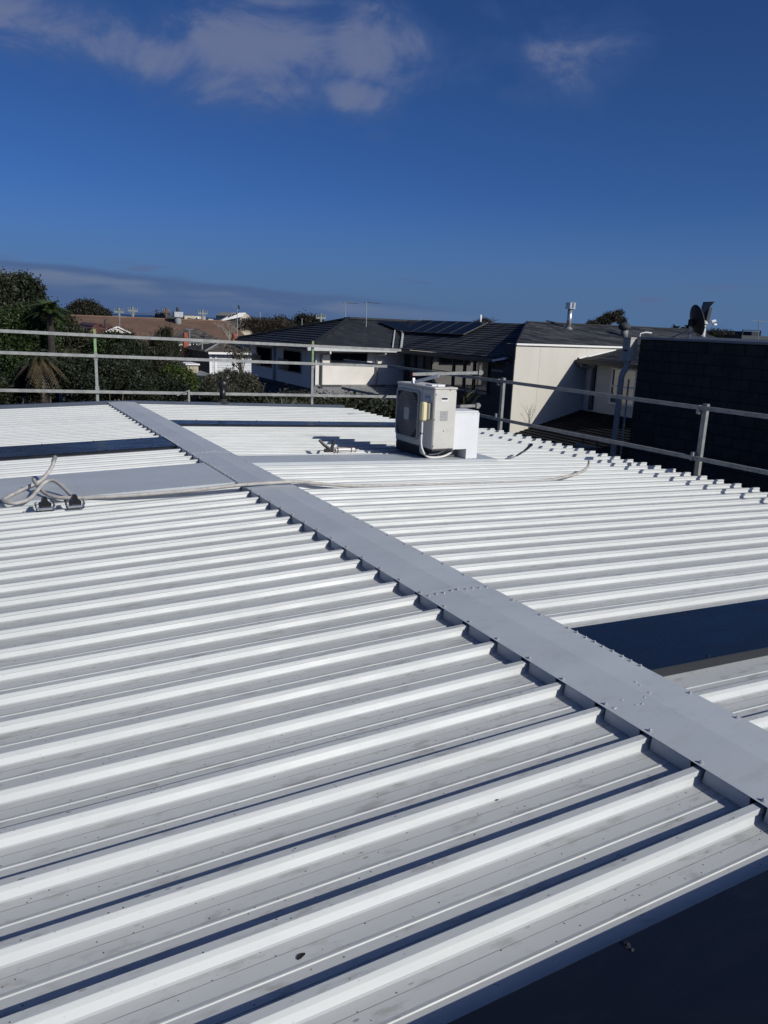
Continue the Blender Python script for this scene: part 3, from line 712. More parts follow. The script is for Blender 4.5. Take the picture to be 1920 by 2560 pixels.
# --- black vent pipe on the barge flashing
vp = thing('vent_pipe', 'black vent pipe with a round hood on the far roof edge', 'vent pipe', (1.72, 13.40, -.03))
sm(MB().lathe([(.13, 0), (.125, .012), (.075, .03), (.062, .07), (.058, .075)], (1.72, 13.40, -.028), seg=20)).build('boot_flashing', 'rubber', vp)
sm(MB().tube([(1.72, 13.40, 0), (1.72, 13.40, .25)], .05, 14)).build('pipe', 'black_plastic', vp)
sm(MB().lathe([(0, -.052), (.05, -.05), (.074, -.03), (.078, 0), (.074, .03), (.05, .05), (0, .052)], (1.72, 13.40, .292), (.25, 1, 0), 20)).build('hood', 'black_plastic', vp)

# ================================================================== GUARD RAILS
gr = thing('guard_rail', 'galvanised guard rail with three rails along the far roof edge', 'guard rail', (1.7, 13.45, 0))
gr2 = thing('guard_rail', 'galvanised guard rail with two rails along the right eave', 'guard rail', (5.36, 9.0, -.3))
def railbar(parent, a, b, w=.032, h=.048):
    a, b = Vector(a), Vector(b)
    o = MB().beam(a, b, w, h).build('rail', 'galv', parent)
    return o
yf = 13.42
railbar(gr, (-7.0, yf, 1.205), (5.24, yf, .945)); railbar(gr, (-7.0, yf+.002, .88), (4.95, yf+.002, .635)); railbar(gr, (-7.0, yf, .315), (5.24, yf, .055))
holes = MB().lathe([(0, .001), (.005, .001), (.005, 0)], (0, 0, 0), (0, -1, 0), 8).mesh('bolt_hole', 'ac_dark')
for x in (-1.45, -.9, .1, .62, 1.4, 2.2, 2.9, 4.1): piece('bolt_hole', holes, gr, (x, yf-.0165, 1.083-.0212*(x+1.7)))
def far_post(x, ztop, zbot, paint):
    zs = zbot+(ztop-zbot)*.68
    po = MB().beam((x, yf+.045, zbot), (x, yf+.045, zs), .044, .044).build('post', 'galv', gr)
    if paint:
        MB().beam((x, yf+.045, zs), (x, yf+.045, ztop-.10), .040, .040).build('painted_sleeve', 'rail_green', po)
        MB().beam((x, yf+.045, ztop-.10), (x, yf+.045, ztop), .041, .041).build('worn_top', 'rail_olive', po)
    for zz in (zs-.05, zbot+.23): MB().box(x-.03, x+.03, yf+.012, yf+.075, zz-.05, zz+.05).build('rail_clamp', 'galv', po)
far_post(-.345, 1.16, -.02, True); far_post(3.42, 1.07, -.14, True)
MB().beam((1.125, yf-.03, -.02), (1.125, yf-.03, .20), .03, .03).beam((1.13, yf-.03, .195), (.9, yf-.12, .115), .022, .012).build('short_stay', 'galv', gr)
far_post(5.33, .60, -.2, False); far_post(-4.2, 1.2, 0.05, True)
xr_ = 5.33
railbar(gr2, (xr_, -4.0, .625), (xr_, 16.15, .600)); railbar(gr2, (xr_, -4.0, .055), (xr_, 16.2, -.02))
holes2 = MB().lathe([(0, .001), (.006, .001), (.006, 0)], (0, 0, 0), (-1, 0, 0), 8).mesh('bolt_hole', 'ac_dark')
for y in (5.6, 5.75, 5.95, 6.2, 7.2, 7.6, 8.1, 8.4, 9.0, 9.4):
    piece('bolt_hole', holes2, gr2, (xr_-.0165, y, .612)); piece('bolt_hole', holes2, gr2, (xr_-.0165, y-.13, .022))
for y in (10.28, 6.33, 2.3, -1.7):
    po = MB().beam((xr_+.05, y, -.42), (xr_+.05, y, .66), .045, .062).build('post', 'galv', gr2)
    for zz in (.60, .045): MB().box(xr_-.024, xr_+.075, y+.035, y+.07, zz-.062, zz+.04).build('rail_clamp', 'galv', po)
    MB().box(xr_-.09, xr_+.03, y-.03, y+.03, -.40, -.345).build('bracket', 'galv', po)
# short return rails clamped to the right-hand run
o = railbar(gr2, (4.13, 11.03, .655), (5.50, 11.03, .69)); MB().box(4.122, 4.13, 11.012, 11.048, .633, .679).build('end_cap', 'red_cap', o)
MB().box(5.40, 5.46, 10.995, 11.055, .65, .735).build('rail_clamp', 'galv', o)
o = railbar(gr2, (4.3, 11.04, .115), (5.50, 11.04, .135)); MB().box(5.40, 5.46, 11.0, 11.06, .09, .18).build('rail_clamp', 'galv', o)
for x in [4.25+.13*i for i in range(9)]: piece('bolt_hole', holes, gr2, (x, 11.013, .658+.0255*(x-4.13)))

# ================================================================== NEIGHBOURING BUILDINGS
def courses(mb, e0, e1, t0, t1, n, lift=.028):
    """stepped roof slope: eave e0-e1, top t0-t1 (points), n courses; UVs in metres"""
    e0, e1, t0, t1 = map(Vector, (e0, e1, t0, t1))
    up = (((t0+t1)-(e0+e1))*.5); un = up.normalized(); al = (e1-e0).normalized(); nn = al.cross(un).normalized()
    if nn.z < 0: nn = -nn
    for i in range(n):
        a, b = i/n, (i+1)/n
        p0, p1, q0, q1 = e0.lerp(t0, a), e1.lerp(t1, a), e0.lerp(t0, b), e1.lerp(t1, b)
        u = lambda p: (p-e0).dot(al); v = lambda p: (p-e0).dot(un)
        P0, P1 = p0+nn*lift, p1+nn*lift
        uvs = [(u(p), v(p)) for p in (p0, p1, q1, q0)]
        if (p1-p0).length > .01: mb.quad(P0, P1, q1+nn*.002, q0+nn*.002, uvs)
        if (p1-p0).length > .01: mb.quad(p0-nn*.004, p1-nn*.004, P1, P0, [uvs[0], uvs[1], uvs[1], uvs[0]])
    return mb
def window(parent, name, plane, c0, c1, a0, a1, m_pane='window_dark', m_frame='frame_dark', cols=1, rows=1, fr=.04, depth=.03, side=-1):
    """plane 'Y' (at c0, spans x c... ) or 'X'. a0,a1: horizontal range; c1: (z0,z1)"""
    z0, z1 = c1; mbf = MB()
    def bx(mb, h0, h1, v0, v1, d0, d1):
        if plane == 'Y': mb.box(h0, h1, c0+side*d1, c0+side*d0, v0, v1) if side < 0 else mb.box(h0, h1, c0+d0, c0+d1, v0, v1)
        else: mb.box(c0+side*d1, c0+side*d0, h0, h1, v0, v1) if side < 0 else mb.box(c0+d0, c0+d1, h0, h1, v0, v1)
        return mb
    bx(mbf, a0, a0+fr, z0, z1, 0, depth); bx(mbf, a1-fr, a1, z0, z1, 0, depth); bx(mbf, a0+fr, a1-fr, z0, z0+fr, 0, depth); bx(mbf, a0+fr, a1-fr, z1-fr, z1, 0, depth)
    cw = (a1-a0-2*fr)/cols; rh = (z1-z0-2*fr)/rows
    for i in range(1, cols): bx(mbf, a0+fr+cw*i-fr/2, a0+fr+cw*i+fr/2, z0+fr, z1-fr, .001, depth-.003)
    for j in range(1, rows): bx(mbf, a0+fr, a1-fr, z0+fr+rh*j-fr*.4, z0+fr+rh*j+fr*.4, .001, depth-.005)
    w = mbf.build(name, m_frame, parent)
    for i in range(cols):
        for j in range(rows):
            bx(MB(), a0+fr+cw*i, a0+fr+cw*(i+1), z0+fr+rh*j, z0+fr+rh*(j+1), .002, depth*.35).build('pane', m_pane, w)
    return w

# ---- main house behind the far rail (L-shaped: front block, glazed wing)
HX, HY = 9.58, 27.6
hs = thing('house', 'white rendered house with a dark tiled hip roof behind the far rail', 'house', (12, 30, GZ))
mb = MB(); mb.box(HX, 22, HY, 35.0, GZ, .40); mb.build('wall', 'render_white', hs)
EX, EY, EZ = 9.10, 27.12, .50                             # eave corner
RZ, RY = 1.56, 31.0
r_ = MB()
apx = Vector((EX+3.45, RY, RZ))
courses(r_, (EX, EY, EZ), (13.3, EY, EZ), apx, (13.3+1.2, RY, RZ), 13)
s1 = r_.build('roof_slope', 'tile_navy', hs)
r_ = MB(); courses(r_, (EX, 35.6, EZ), (EX, EY, EZ), apx, apx, 13, .04); r_.build('roof_slope', 'tile_navy', hs)
r_ = MB(); courses(r_, (24, 35.6, EZ), (EX, 35.6, EZ), (24, RY, RZ), apx, 10); r_.build('roof_slope', 'tile_navy', hs)
mb = MB(); mb.tube([(EX+.02, EY+.02, EZ+.05), apx+Vector((0, 0, .05))], .075, 6).tube([apx+Vector((0, 0, .03)), (24, RY, RZ+.03)], .085, 6).tube([(EX+.02, 35.5, EZ+.05), apx+Vector((0, 0, .04))], .075, 6)
mb.build('ridge_tiles', 'tile_navy', hs)
mb = MB(); mb.box(EX-.10, 13.28, EY-.12, EY-.0, EZ-.12, EZ+.015).build('gutter', 'gutter', hs)
MB().box(EX-.10, EX, EY, 35.6, EZ-.12, EZ+.01).build('gutter', 'frame_dark', hs)
MB().box(EX, 13.2, EY, HY, EZ-.10, EZ-.07).box(EX, HX, HY, 35.5, EZ-.10, EZ-.07).build('soffit', 'render_white', hs)
window(hs, 'window', 'Y', HY, (-.09, .30), 10.18, 11.74, cols=2, fr=.03)
for (y0_, y1_) in ((32.3, 34.25), (29.0, 30.9)):
    w = window(hs, 'window', 'X', HX, (-.60, .27), y0_, y1_, fr=.05)
    sl = MB()
    for i in range(6): sl.box(HX-.10, HX-.06, y0_+1.15, y1_+.45, -.56+.075*i, -.56+.075*i+.05)
    sl.box(HX-.06, HX-.04, y0_+1.15, y0_+1.2, -.58, -.1).box(HX-.06, HX-.04, y1_+.4, y1_+.45, -.58, -.1); sl.build('shutter_slats', 'frame_dark', w)
for (x, y, m) in ((9.80, HY-.06, 'downpipe'), (12.15, HY-.06, 'gutter')):
    sm(MB().tube([(x+.12, EY-.04, EZ-.11), (x+.12, EY-.04, EZ-.20), (x, y, EZ-.27), (x, y, -.9)], .045, 8)).build('downpipe', m, hs)
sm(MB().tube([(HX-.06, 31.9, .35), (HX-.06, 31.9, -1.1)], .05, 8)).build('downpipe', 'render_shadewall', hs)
sm(MB().tube([(9.93, EY-.06, EZ-.11), (9.93, EY-.06, EZ-.24)], .04, 8)).build('gutter_outlet', 'frame_white', hs)
# lower verandah roofs
r_ = MB(); courses(r_, (8.2, 25.2, -1.30), (13.36, 25.2, -1.30), (HX, HY-.01, -.90), (13.36, HY-.01, -.90), 9, .03); r_.build('lower_roof', 'roof_grey', hs)
r_ = MB(); courses(r_, (6.9, 36, -1.95), (6.9, 25.2, -1.95), (HX-.01, 36, -1.08), (HX-.01, HY, -1.08), 9, .03); r_.build('lower_roof', 'tile_navy', hs)
MB().box(9.5, 9.62, HY-.62, HY-.05, -1.0, -.93).box(9.7, 10.5, HY-.36, HY-.22, -1.0, -.9).box(11.7, 12.4, HY-.36, HY-.22, -1.0, -.9).build('roof_flashing', 'roof_black', hs)
# glazed wing, facing left
WX = 13.4
mb = MB(); mb.box(WX, 22, 20.15, HY-.01, GZ, .40); mb.build('wing_wall', 'charcoal_wall', hs)
r_ = MB(); courses(r_, (12.92, 27.1, EZ+.02), (12.92, 20.12, EZ+.02), (15.45, 31, 1.64), (15.45, 22.62, 1.64), 15, .02); r_.build('roof_slope', 'shingle', hs)
MB().tube([(12.95, 27.1, EZ+.06), (14.6, 29.9, 1.30)], .05, 6).tube([(12.6, 27.14, EZ+.07), (14.2, 29.9, 1.30)], .03, 6).build('valley_flashing', 'gutter', hs)
MB().box(12.80, 12.92, 20.7, 27.05, EZ-.13, EZ).build('gutter', 'frame_dark', hs)
MB().box(12.92, WX, 20.2, 27.1, EZ-.12, EZ-.09).build('soffit', 'frame_dark', hs)
gw = [(21.80, 22.62), (22.68, 23.22), (23.28, 23.92), (23.98, 25.50), (26.02, 26.62), (26.68, 27.2)]
for i, (a, b) in enumerate(gw):
    w = window(hs, 'window', 'X', WX, (-.66, .345), a, b, 'glass', 'frame_dark', 1, 2, .035, .05)
MB().box(WX-.10, WX-.052, 21.75, 25.55, -.75, -.67).build('window_sill', 'downpipe', hs)
MB().beam((12.74, 20.75, EZ-.07), (12.98, 20.30, EZ+.04), .07, .06).build('gutter_end', 'gutter_white', hs)
sm(MB().tube([(WX-.25, 21.3, .10), (WX-.07, 20.62, .10), (WX-.07, 20.45, .05), (WX-.07, 20.45, -1.9)], .045, 8)).build('downpipe', 'downpipe', hs)
# solar panels on the front slopes
def slope_z(y): return EZ+(RZ-EZ)*(y-EY)/(RY-EY)
def solar_row(parent, x0, n, w, y0_, y1_, zf, name='solar_panel', dx=.35):
    for i in range(n):
        p = [Vector((x0+w*i+(0 if k in (0, 3) else w-.03)+(dx if k > 1 else 0), y, zf(y)+.10)) for k, y in enumerate((y0_, y0_, y1_, y1_))]
        o = MB().prism([q for q in p], (0, 0, .035)).build(name, 'solar_frame', parent)
        c = (p[0]+p[1]+p[2]+p[3])/4
        MB().prism([c+(q-c)*.965+Vector((0, 0, .034)) for q in p], (0, 0, .004)).build('cells', 'solar', o)
solar_row(hs, 14.05, 4, 1.02, 29.15, 30.5, slope_z, dx=-.4)
def wing_z(x): return EZ+.02+(1.64-EZ-.02)*(x-12.92)/(15.45-12.92)
for i in range(5):
    y = 24.6+.95*i; xa, xb = 14.15, 15.2
    o = MB().prism([(xa, y, wing_z(xa)+.09), (xa, y+.92, wing_z(xa)+.09), (xb, y+.92, wing_z(xb)+.09), (xb, y, wing_z(xb)+.09)], (0, 0, .035)).build('solar_panel', 'solar_frame', hs)
    MB().prism([(xa+.03, y+.03, wing_z(xa+.03)+.126), (xa+.03, y+.89, wing_z(xa+.03)+.126), (xb-.03, y+.89, wing_z(xb-.03)+.126), (xb-.03, y+.03, wing_z(xb-.03)+.126)], (0, 0, .003)).build('cells', 'solar', o)
sm(MB().tube([(15.35, 25.3, 1.5), (15.35, 25.3, 1.92)], .035, 8)).build('roof_pipe', 'frame_white', hs)

# ---- pale rendered block on the right with its own hip roof
bl = thing('house', 'cream rendered house block with a shingle roof beside the dark block wall', 'house', (16, 22, GZ))
BX, BY = 13.05, 20.0
MB().box(BX, 24, BY, BY+.55, GZ, .99).build('wall', 'render_cream', bl); MB().box(WX+.05, 24, BY+.56, 24.8, GZ, .5).build('rear_wall', 'charcoal_wall', bl)
MB().box(BX-.02, BX-.003, BY+.02, BY+.56, GZ, .99).build('corner_trim', 'charcoal_wall', bl)
MB().prism([(BX-.02, BY+.0, .5), (BX-.02, BY+.0, 1.0), (15.43, 22.62, 1.68), (15.43, 22.62, .9)], (.03, -.0, 0)).build('roof_cheek', 'roof_black', bl)
MB().box(BX-.03, 24, BY-.07, BY-.002, .955, 1.012).build('eave_trim', 'gutter_white', bl)
for x in (14.02, 15.93, 17.6): MB().box(x, x+.012, BY-.0035, BY+.002, -1.75, .95).build('panel_joint', 'gutter', bl)
r_ = MB(); courses(r_, (BX-.04, BY-.06, 1.01), (24, BY-.06, 1.01), (15.43, 22.6, 1.69), (24, 22.6, 1.69), 15, .014); r_.build('roof_slope', 'shingle', bl)
r_ = MB(); courses(r_, (24, 25.2, 1.01), (15.4, 25.2, 1.01), (24, 22.6, 1.69), (15.43, 22.6, 1.69), 4, .014); r_.build('roof_slope', 'shingle', bl)
MB().tube([(BX-.02, BY-.04, 1.03), (15.43, 22.6, 1.71)], .03, 6).tube([(15.43, 22.6, 1.70), (24, 22.6, 1.70)], .035, 6).build('ridge_tiles', 'shingle', bl)
# side wing with its lean-to roof and sash window
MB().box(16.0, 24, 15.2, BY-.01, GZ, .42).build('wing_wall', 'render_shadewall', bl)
r_ = MB(); courses(r_, (15.58, BY-.02, .56), (15.58, 15.2, .56), (18.3, BY-.02, 1.10), (18.3, 15.2, 1.10), 15, .016); r_.build('wing_roof', 'shingle', bl)
MB().box(15.48, 15.58, 15.2, BY-.03, .44, .555).build('wing_gutter', 'frame_dark', bl)
MB().box(15.58, 16.0, 15.2, BY-.03, .44, .46).build('wing_soffit', 'frame_dark', bl)
MB().beam((15.60, BY-.05, .60), (17.0, BY-.05, .885), .05, .05).beam((15.85, BY-.20, .665), (17.0, BY-.20, .90), .04, .04).build('roof_trim', 'gutter_white', bl)
sm(MB().tube([(15.55, 19.75, .43), (15.55, 19.75, .36), (15.94, 19.62, .30), (15.94, 19.62, -1.05)], .045, 8)).build('downpipe', 'downpipe', bl)
MB().box(15.96, 15.999, 19.50, 19.53, -1.05, .40).build('panel_joint', 'frame_dark', bl)
window(bl, 'window', 'X', 16.0, (-.76, .38), 17.7, 18.76, 'glass', 'frame_white', 1, 2, .06, .06)
# lower tiled roof in front of the block
r_ = MB(); courses(r_, (10.6, 20.0, -2.52), (10.6, 11.9, -2.52), (15.98, 19.98, -1.10), (15.98, 11.9, -1.10), 30, .03); r_.build('lower_roof', 'roof_pitch', bl)
MB().box(10.7, 15.9, 12.0, 19.9, GZ, -2.6).build('lower_wall', 'charcoal_wall', bl)
# flues and cowls on the roof
fl = thing('flue', 'tall steel flue pipe with a square cap on the shingle roof', 'flue', (16.83, 22.0, 1.5))
sm(MB().lathe([(.16, -.04), (.13, .02), (.09, .05), (.085, .06)], (16.83, 22.0, 1.52), seg=16)).build('flashing', 'roof_grey', fl)
sm(MB().tube([(16.83, 22, 1.5), (16.83, 22, 2.20)], .085, 16)).build('pipe', 'steel_flue', fl)
MB().box(16.70, 16.96, 21.87, 22.13, 2.205, 2.23).box(16.70, 16.96, 21.87, 22.13, 2.40, 2.42).box(16.71, 16.80, 21.88, 22.12, 2.23, 2.40).box(16.86, 16.95, 21.88, 22.12, 2.23, 2.40).build('cap', 'steel_flue', fl)
cw_ = thing('roof_ventilator', 'round grey roof ventilator on the shingle roof near the block wall', 'ventilator', (18.7, 21.2, 1.3))
sm(MB().tube([(18.72, 21.2, 1.3), (18.72, 21.2, 1.58)], .13, 14)).build('neck', 'roof_grey', cw_)
sm(MB().lathe([(.13, -.10), (.20, -.06), (.225, 0), (.20, .08), (.12, .14), (0, .155)], (18.70, 21.2, 1.66), seg=20)).build('ball', 'wall_dark', cw_)

# ---- dark concrete block building on the right
bw = thing('block_building', 'dark concrete block wall building beyond the right guard rail', 'building', (9.6, 8, GZ))
WXB, YE, ZT = 9.6, 11.56, 1.33
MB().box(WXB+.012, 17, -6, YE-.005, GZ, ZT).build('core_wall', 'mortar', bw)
bm = MB(); w_, h_, d_ = .195, .095, .06
c = .006
bm.v = [(0, -w_+c, -h_+c), (0, w_-c, -h_+c), (0, w_-c, h_-c), (0, -w_+c, h_-c), (c, -w_, -h_), (c, w_, -h_), (c, w_, h_), (c, -w_, h_), (d_, -w_, -h_), (d_, w_, -h_), (d_, w_, h_), (d_, -w_, h_)]
bm.f = [(3, 2, 1, 0)]+[(i, (i+1) % 4, 4+(i+1) % 4, 4+i) for i in range(4)]+[(4+i, 4+(i+1) % 4, 8+(i+1) % 4, 8+i) for i in range(4)]
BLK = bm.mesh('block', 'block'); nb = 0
rest = MB()
bmh = MB(); bmh.v = [(x, y*.49, z) for x, y, z in bm.v]; bmh.f = bm.f; BLKH = bmh.mesh('half_block', 'block')
for r in range(17):
    z = ZT-.1-.2*r
    for i in range(14):
        y = YE-.2-.4*i-(.2 if r % 2 else 0)
        x = WXB+random.uniform(-.005, .004)
        if y < 6.6: continue
        piece('block', BLK, bw, (x, y, z), (random.uniform(-.004, .004), 0, random.uniform(-.006, .006))); nb += 1
    if r % 2: piece('block', BLKH, bw, (WXB, YE-.1, z))
    for i in range(32):                                       # the run out of view, joined
        y = 6.55-.2-.4*i-(.2 if r % 2 else 0)
        if y > -6: rest.add([(WXB+v[0], v[1]+y, v[2]+z) for v in bm.v], bm.f)
for r in range(17, 32):
    z = ZT-.1-.2*r
    if z < GZ: break
    for i in range(44):
        y = YE-.2-.4*i-(.2 if r % 2 else 0)
        if y > -6: rest.add([(WXB+v[0], v[1]+y, v[2]+z) for v in bm.v], bm.f)
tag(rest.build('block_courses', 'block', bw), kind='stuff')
MB().box(WXB-.05, WXB+.30, -6, YE+.03, ZT+.004, ZT+.055, .006).build('parapet_cap', 'parapet_cap', bw)
MB().box(WXB+.34, WXB+.50, -6, YE-.9, ZT+.03, ZT+.09).build('roof_edge', 'concrete_edge', bw)
MB().box(WXB+.3, 17, -6, YE-.02, ZT+.002, ZT+.03).build('flat_roof', 'roof_grey', bw)
MB().tube([(WXB-.02, YE+.02, ZT-.02), (WXB+.0, YE+.02, ZT+.11), (WXB+.1, YE-.02, ZT+.14), (WXB+.22, YE-.06, ZT+.13)], .012, 6).build('cable', 'tube_white', bw)
rh = MB().box(9.385, 9.575, YE+.04, YE+.25, .90, 1.335, .006).build('rain_head', 'rain_head', bw)
MB().box(9.379, 9.388, YE+.09, YE+.19, 1.085, 1.12).build('overflow_slot', 'ac_dark', rh)
MB().box(9.375, 9.585, YE+.03, YE+.26, 1.335, 1.36).build('rim', 'rain_head', rh)
sm(MB().tube(spline([(9.46, YE+.14, .91), (9.46, YE+.14, .80), (9.40, YE+.14, .70), (9.35, YE+.14, .60), (9.34, YE+.14, .2), (9.34, YE+.14, -2.4)], 4), .06, 12)).build('downpipe', 'downpipe', bw)
sm(MB().tube([(9.45, YE+.04, .55), (9.45, YE+.04, -2.3)], .018, 8)).build('thin_pipe', 'downpipe', bw)

# satellite dish on that roof
sd = thing('satellite_dish', 'dark satellite dish on a tripod on the block building roof', 'satellite dish', (11.0, 11.48, ZT+.03))
dcn = Vector((11.0, 11.48, 1.74)); rv = ray(1745, 800); rp = (_r-rv*_r.dot(rv)).normalized()
ax_ = (rp*.90+_u*.24+rv*.36).normalized()
prof = [(.0, 0), (.10, .006), (.20, .026), (.28, .052), (.315, .068), (.32, .072), (.315, .060), (.28, .044), (.20, .018), (.10, -.002), (0, -.008)]
sm(MB().lathe(prof, dcn-ax_*.04, ax_, 28)).build('reflector', 'dish', sd)
back = dcn-ax_*.06
MB().box(back.x-.07, back.x+.03, back.y-.03, back.y+.07, back.z-.10, back.z+.04, .01).build('mount', 'dish', sd)
MB().tube([back+Vector((-.03, .03, 0)), (10.93, 11.55, 1.36)], .024, 8).build('mast', 'antenna', sd)
MB().tube([(10.93, 11.55, 1.55), (10.75, 11.85, 1.38)], .014, 6).tube([(10.93, 11.55, 1.55), (11.2, 11.25, 1.38)], .014, 6).tube([(10.93, 11.55, 1.52), (10.7, 11.3, 1.38)], .014, 6).build('leg', 'antenna', sd)
lnb = dcn+ax_*.40+Vector((0, 0, -.10))
MB().tube([dcn-Vector((0, 0, .27))-ax_*.06, lnb-Vector((0, 0, .04))], .012, 6).build('feed_arm', 'antenna', sd)
MB().tube([lnb+ax_*.03, lnb-ax_*.06], .028, 10).box(lnb.x-.02, lnb.x+.06, lnb.y-.03, lnb.y+.03, lnb.z-.08, lnb.z-.05).build('receiver', 'frame_white', sd)
# tall cowl with a tilted vane behind the dish
cv = thing('chimney_cowl', 'white vent pipe with a tilted dark metal wind cowl behind the dish', 'cowl', (13.2, 13.5, 1.3))
cpx = lambda px, py: AX(px, py, 13.2)
b0 = cpx(1757, 848); t0_ = cpx(1759, 812)
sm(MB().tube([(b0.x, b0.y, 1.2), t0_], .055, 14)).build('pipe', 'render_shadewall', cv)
sm(MB().lathe([(.10, 0), (.07, .06), (.045, .08)], (t0_.x, t0_.y, t0_.z+.02), seg=16)).build('rain_collar', 'rain_head', cv)
MB().prism([cpx(1747, 800), cpx(1756, 812), cpx(1765, 805), cpx(1774, 768), cpx(1752, 790)], (.16, .05, 0)).build('cowl_body', 'wall_dark', cv)
MB().prism([cpx(1758, 754.5), cpx(1787, 754), cpx(1773, 769), cpx(1757, 785), cpx(1753, 770)], (.05, .03, 0)).build('vane', 'roof_grey', cv)
MB().tube([t0_, cpx(1757, 800)], .04, 8).build('spindle', 'wall_dark', cv)

# ================================================================== SUBURB BEYOND
def m_per_px(c): return (c-CAM).dot(_f)/F_PX
def box_house(t, x0, x1, y0, y1, ze, zr_, wall, roof_m, ridge='X', hip=0.0, n=7, over=.35, part='wall'):
    """walls to the ground plus a stepped pitched roof; hip = inset of the ridge ends"""
    MB().box(x0, x1, y0, y1, GZ, ze).build(part, wall, t)
    a, b, c, d = x0-over, x1+over, y0-over, y1+over
    if ridge == 'X':
        ym = (c+d)/2; r0, r1 = Vector((a+hip, ym, zr_)), Vector((b-hip, ym, zr_))
        courses(MB(), (a, c, ze), (b, c, ze), r0, r1, n, .035).build('roof_slope', roof_m, t)
        courses(MB(), (b, d, ze), (a, d, ze), r1, r0, n, .035).build('roof_slope', roof_m, t)
        if hip:
            courses(MB(), (a, d, ze), (a, c, ze), r0, r0, n, .035).build('roof_slope', roof_m, t); courses(MB(), (b, c, ze), (b, d, ze), r1, r1, n, .035).build('roof_slope', roof_m, t)
        else:
            MB().prism([(x0+.01, y0, ze), (x0+.01, y1, ze), (x0+.01, (y0+y1)/2, zr_-.05)], (x1-x0-.02, 0, 0)).build('gable', wall, t)
        MB().tube([r0+Vector((0, 0, .03)), r1+Vector((0, 0, .03))], .08, 6).build('ridge_tiles', roof_m, t)
    else:
        xm = (a+b)/2; r0, r1 = Vector((xm, c+hip, zr_)), Vector((xm, d-hip, zr_))
        courses(MB(), (a, d, ze), (a, c, ze), r1, r0, n, .035).build('roof_slope', roof_m, t); courses(MB(), (b, c, ze), (b, d, ze), r0, r1, n, .035).build('roof_slope', roof_m, t)
        MB().prism([(x0, y0+.01, ze), (x1, y0+.01, ze), ((x0+x1)/2, y0+.01, zr_-.05)], (0, y1-y0-.02, 0)).build('gable', wall, t)

# long brown roof
p0 = AY(178, 790, 64); p1 = AY(575, 806, 64)
t = thing('house', 'long house with a plain brown roof behind the trees', 'house', (p0.x+8, 64, GZ))
MB().box(p0.x+.3, p1.x, 57.5, 70, GZ, -.55).build('wall', 'wall_tan', t)
for (ya, za, yb, zb) in ((57, -.60, 64, p0.z), (71, -.60, 64, p0.z)):
    MB().prism([(p0.x, ya, za), (p1.x, ya, za), (p1.x, yb, zb), (p0.x, yb, zb)], (0, 0, -.12)).build('roof_slope', 'roof_brown', t)
MB().prism([(p0.x+.31, 57.6, -.6), (p0.x+.31, 70, -.6), (p0.x+.31, 64, p0.z-.15)], (.1, 0, 0)).build('gable', 'wall_tan', t)
MB().tube([p0+Vector((0, 0, .02)), Vector((p1.x, 64, p0.z+.02))], .10, 6).build('ridge_tiles', 'roof_brown', t)
c = AY(445, 811, 63)
t = thing('flue', 'pale metal flue standing on the brown roof', 'flue', (c.x, 63, c.z-.3))
sm(MB().tube([(c.x, 63, c.z-.3), (c.x, 63, c.z+.55)], .26, 10)).build('pipe', 'pole_grey', t)
MB().box(c.x-.34, c.x+.34, 62.66, 63.34, c.z+.55, c.z+.95).build('cap', 'steel_flue', t); sm(MB().tube([(c.x, 63, c.z+.95), (c.x, 63, c.z+1.3)], .12, 8)).build('spigot', 'wall_dark', t)
# red tiled cottage with a cream gable
c = AY(293, 817, 44); q = m_per_px(c)
t = thing('cottage', 'small red tiled cottage with a cream triangular gable', 'house', (c.x, 46, GZ))
zb = AY(293, 832, 44).z
MB().box(c.x-1.6, c.x+1.2, 44.1, 50, GZ, zb-.2).build('wall', 'wall_tan', t)
MB().prism([(c.x-.62, 44.0, zb), (c.x+.60, 44.0, zb), (c.x, 44.0, c.z-.03)], (0, .1, 0)).build('gable', 'render_cream', t)
MB().beam((c.x-.70, 43.95, zb), (c.x, 43.95, c.z), .05, .06).beam((c.x+.68, 43.95, zb), (c.x, 43.95, c.z), .05, .06).build('barge_board', 'frame_white', t)
courses(MB(), (c.x-2.0, 50, zb-.35), (c.x-2.0, 43.6, zb-.35), (c.x-.9, 50, c.z+.12), (c.x-.9, 44.6, c.z+.12), 5, .04).build('roof_slope', 'tile_red', t)
courses(MB(), (c.x-1.7, 43.4, zb-.42), (c.x+1.5, 43.4, zb-.42), (c.x-.7, 44.1, zb), (c.x+.7, 44.1, zb), 3, .04).build('roof_slope', 'tile_red', t)
courses(MB(), (c.x-.9, 44.6, zb-.1), (c.x+.3, 44.6, zb-.1), (c.x-.9, 46.4, c.z+.12), (c.x, 46.4, c.z+.12), 4, .04).build('roof_slope', 'tile_red', t)
v = AY(263, 808, 45.5)
MB().tube([(v.x, 45.5, v.z-.4), (v.x, 45.5, v.z+.18)], .045, 6).tube([(v.x, 45.5, v.z+.18), (v.x+.12, 45.5, v.z+.19)], .04, 6).build('vent', 'wall_dark', t)
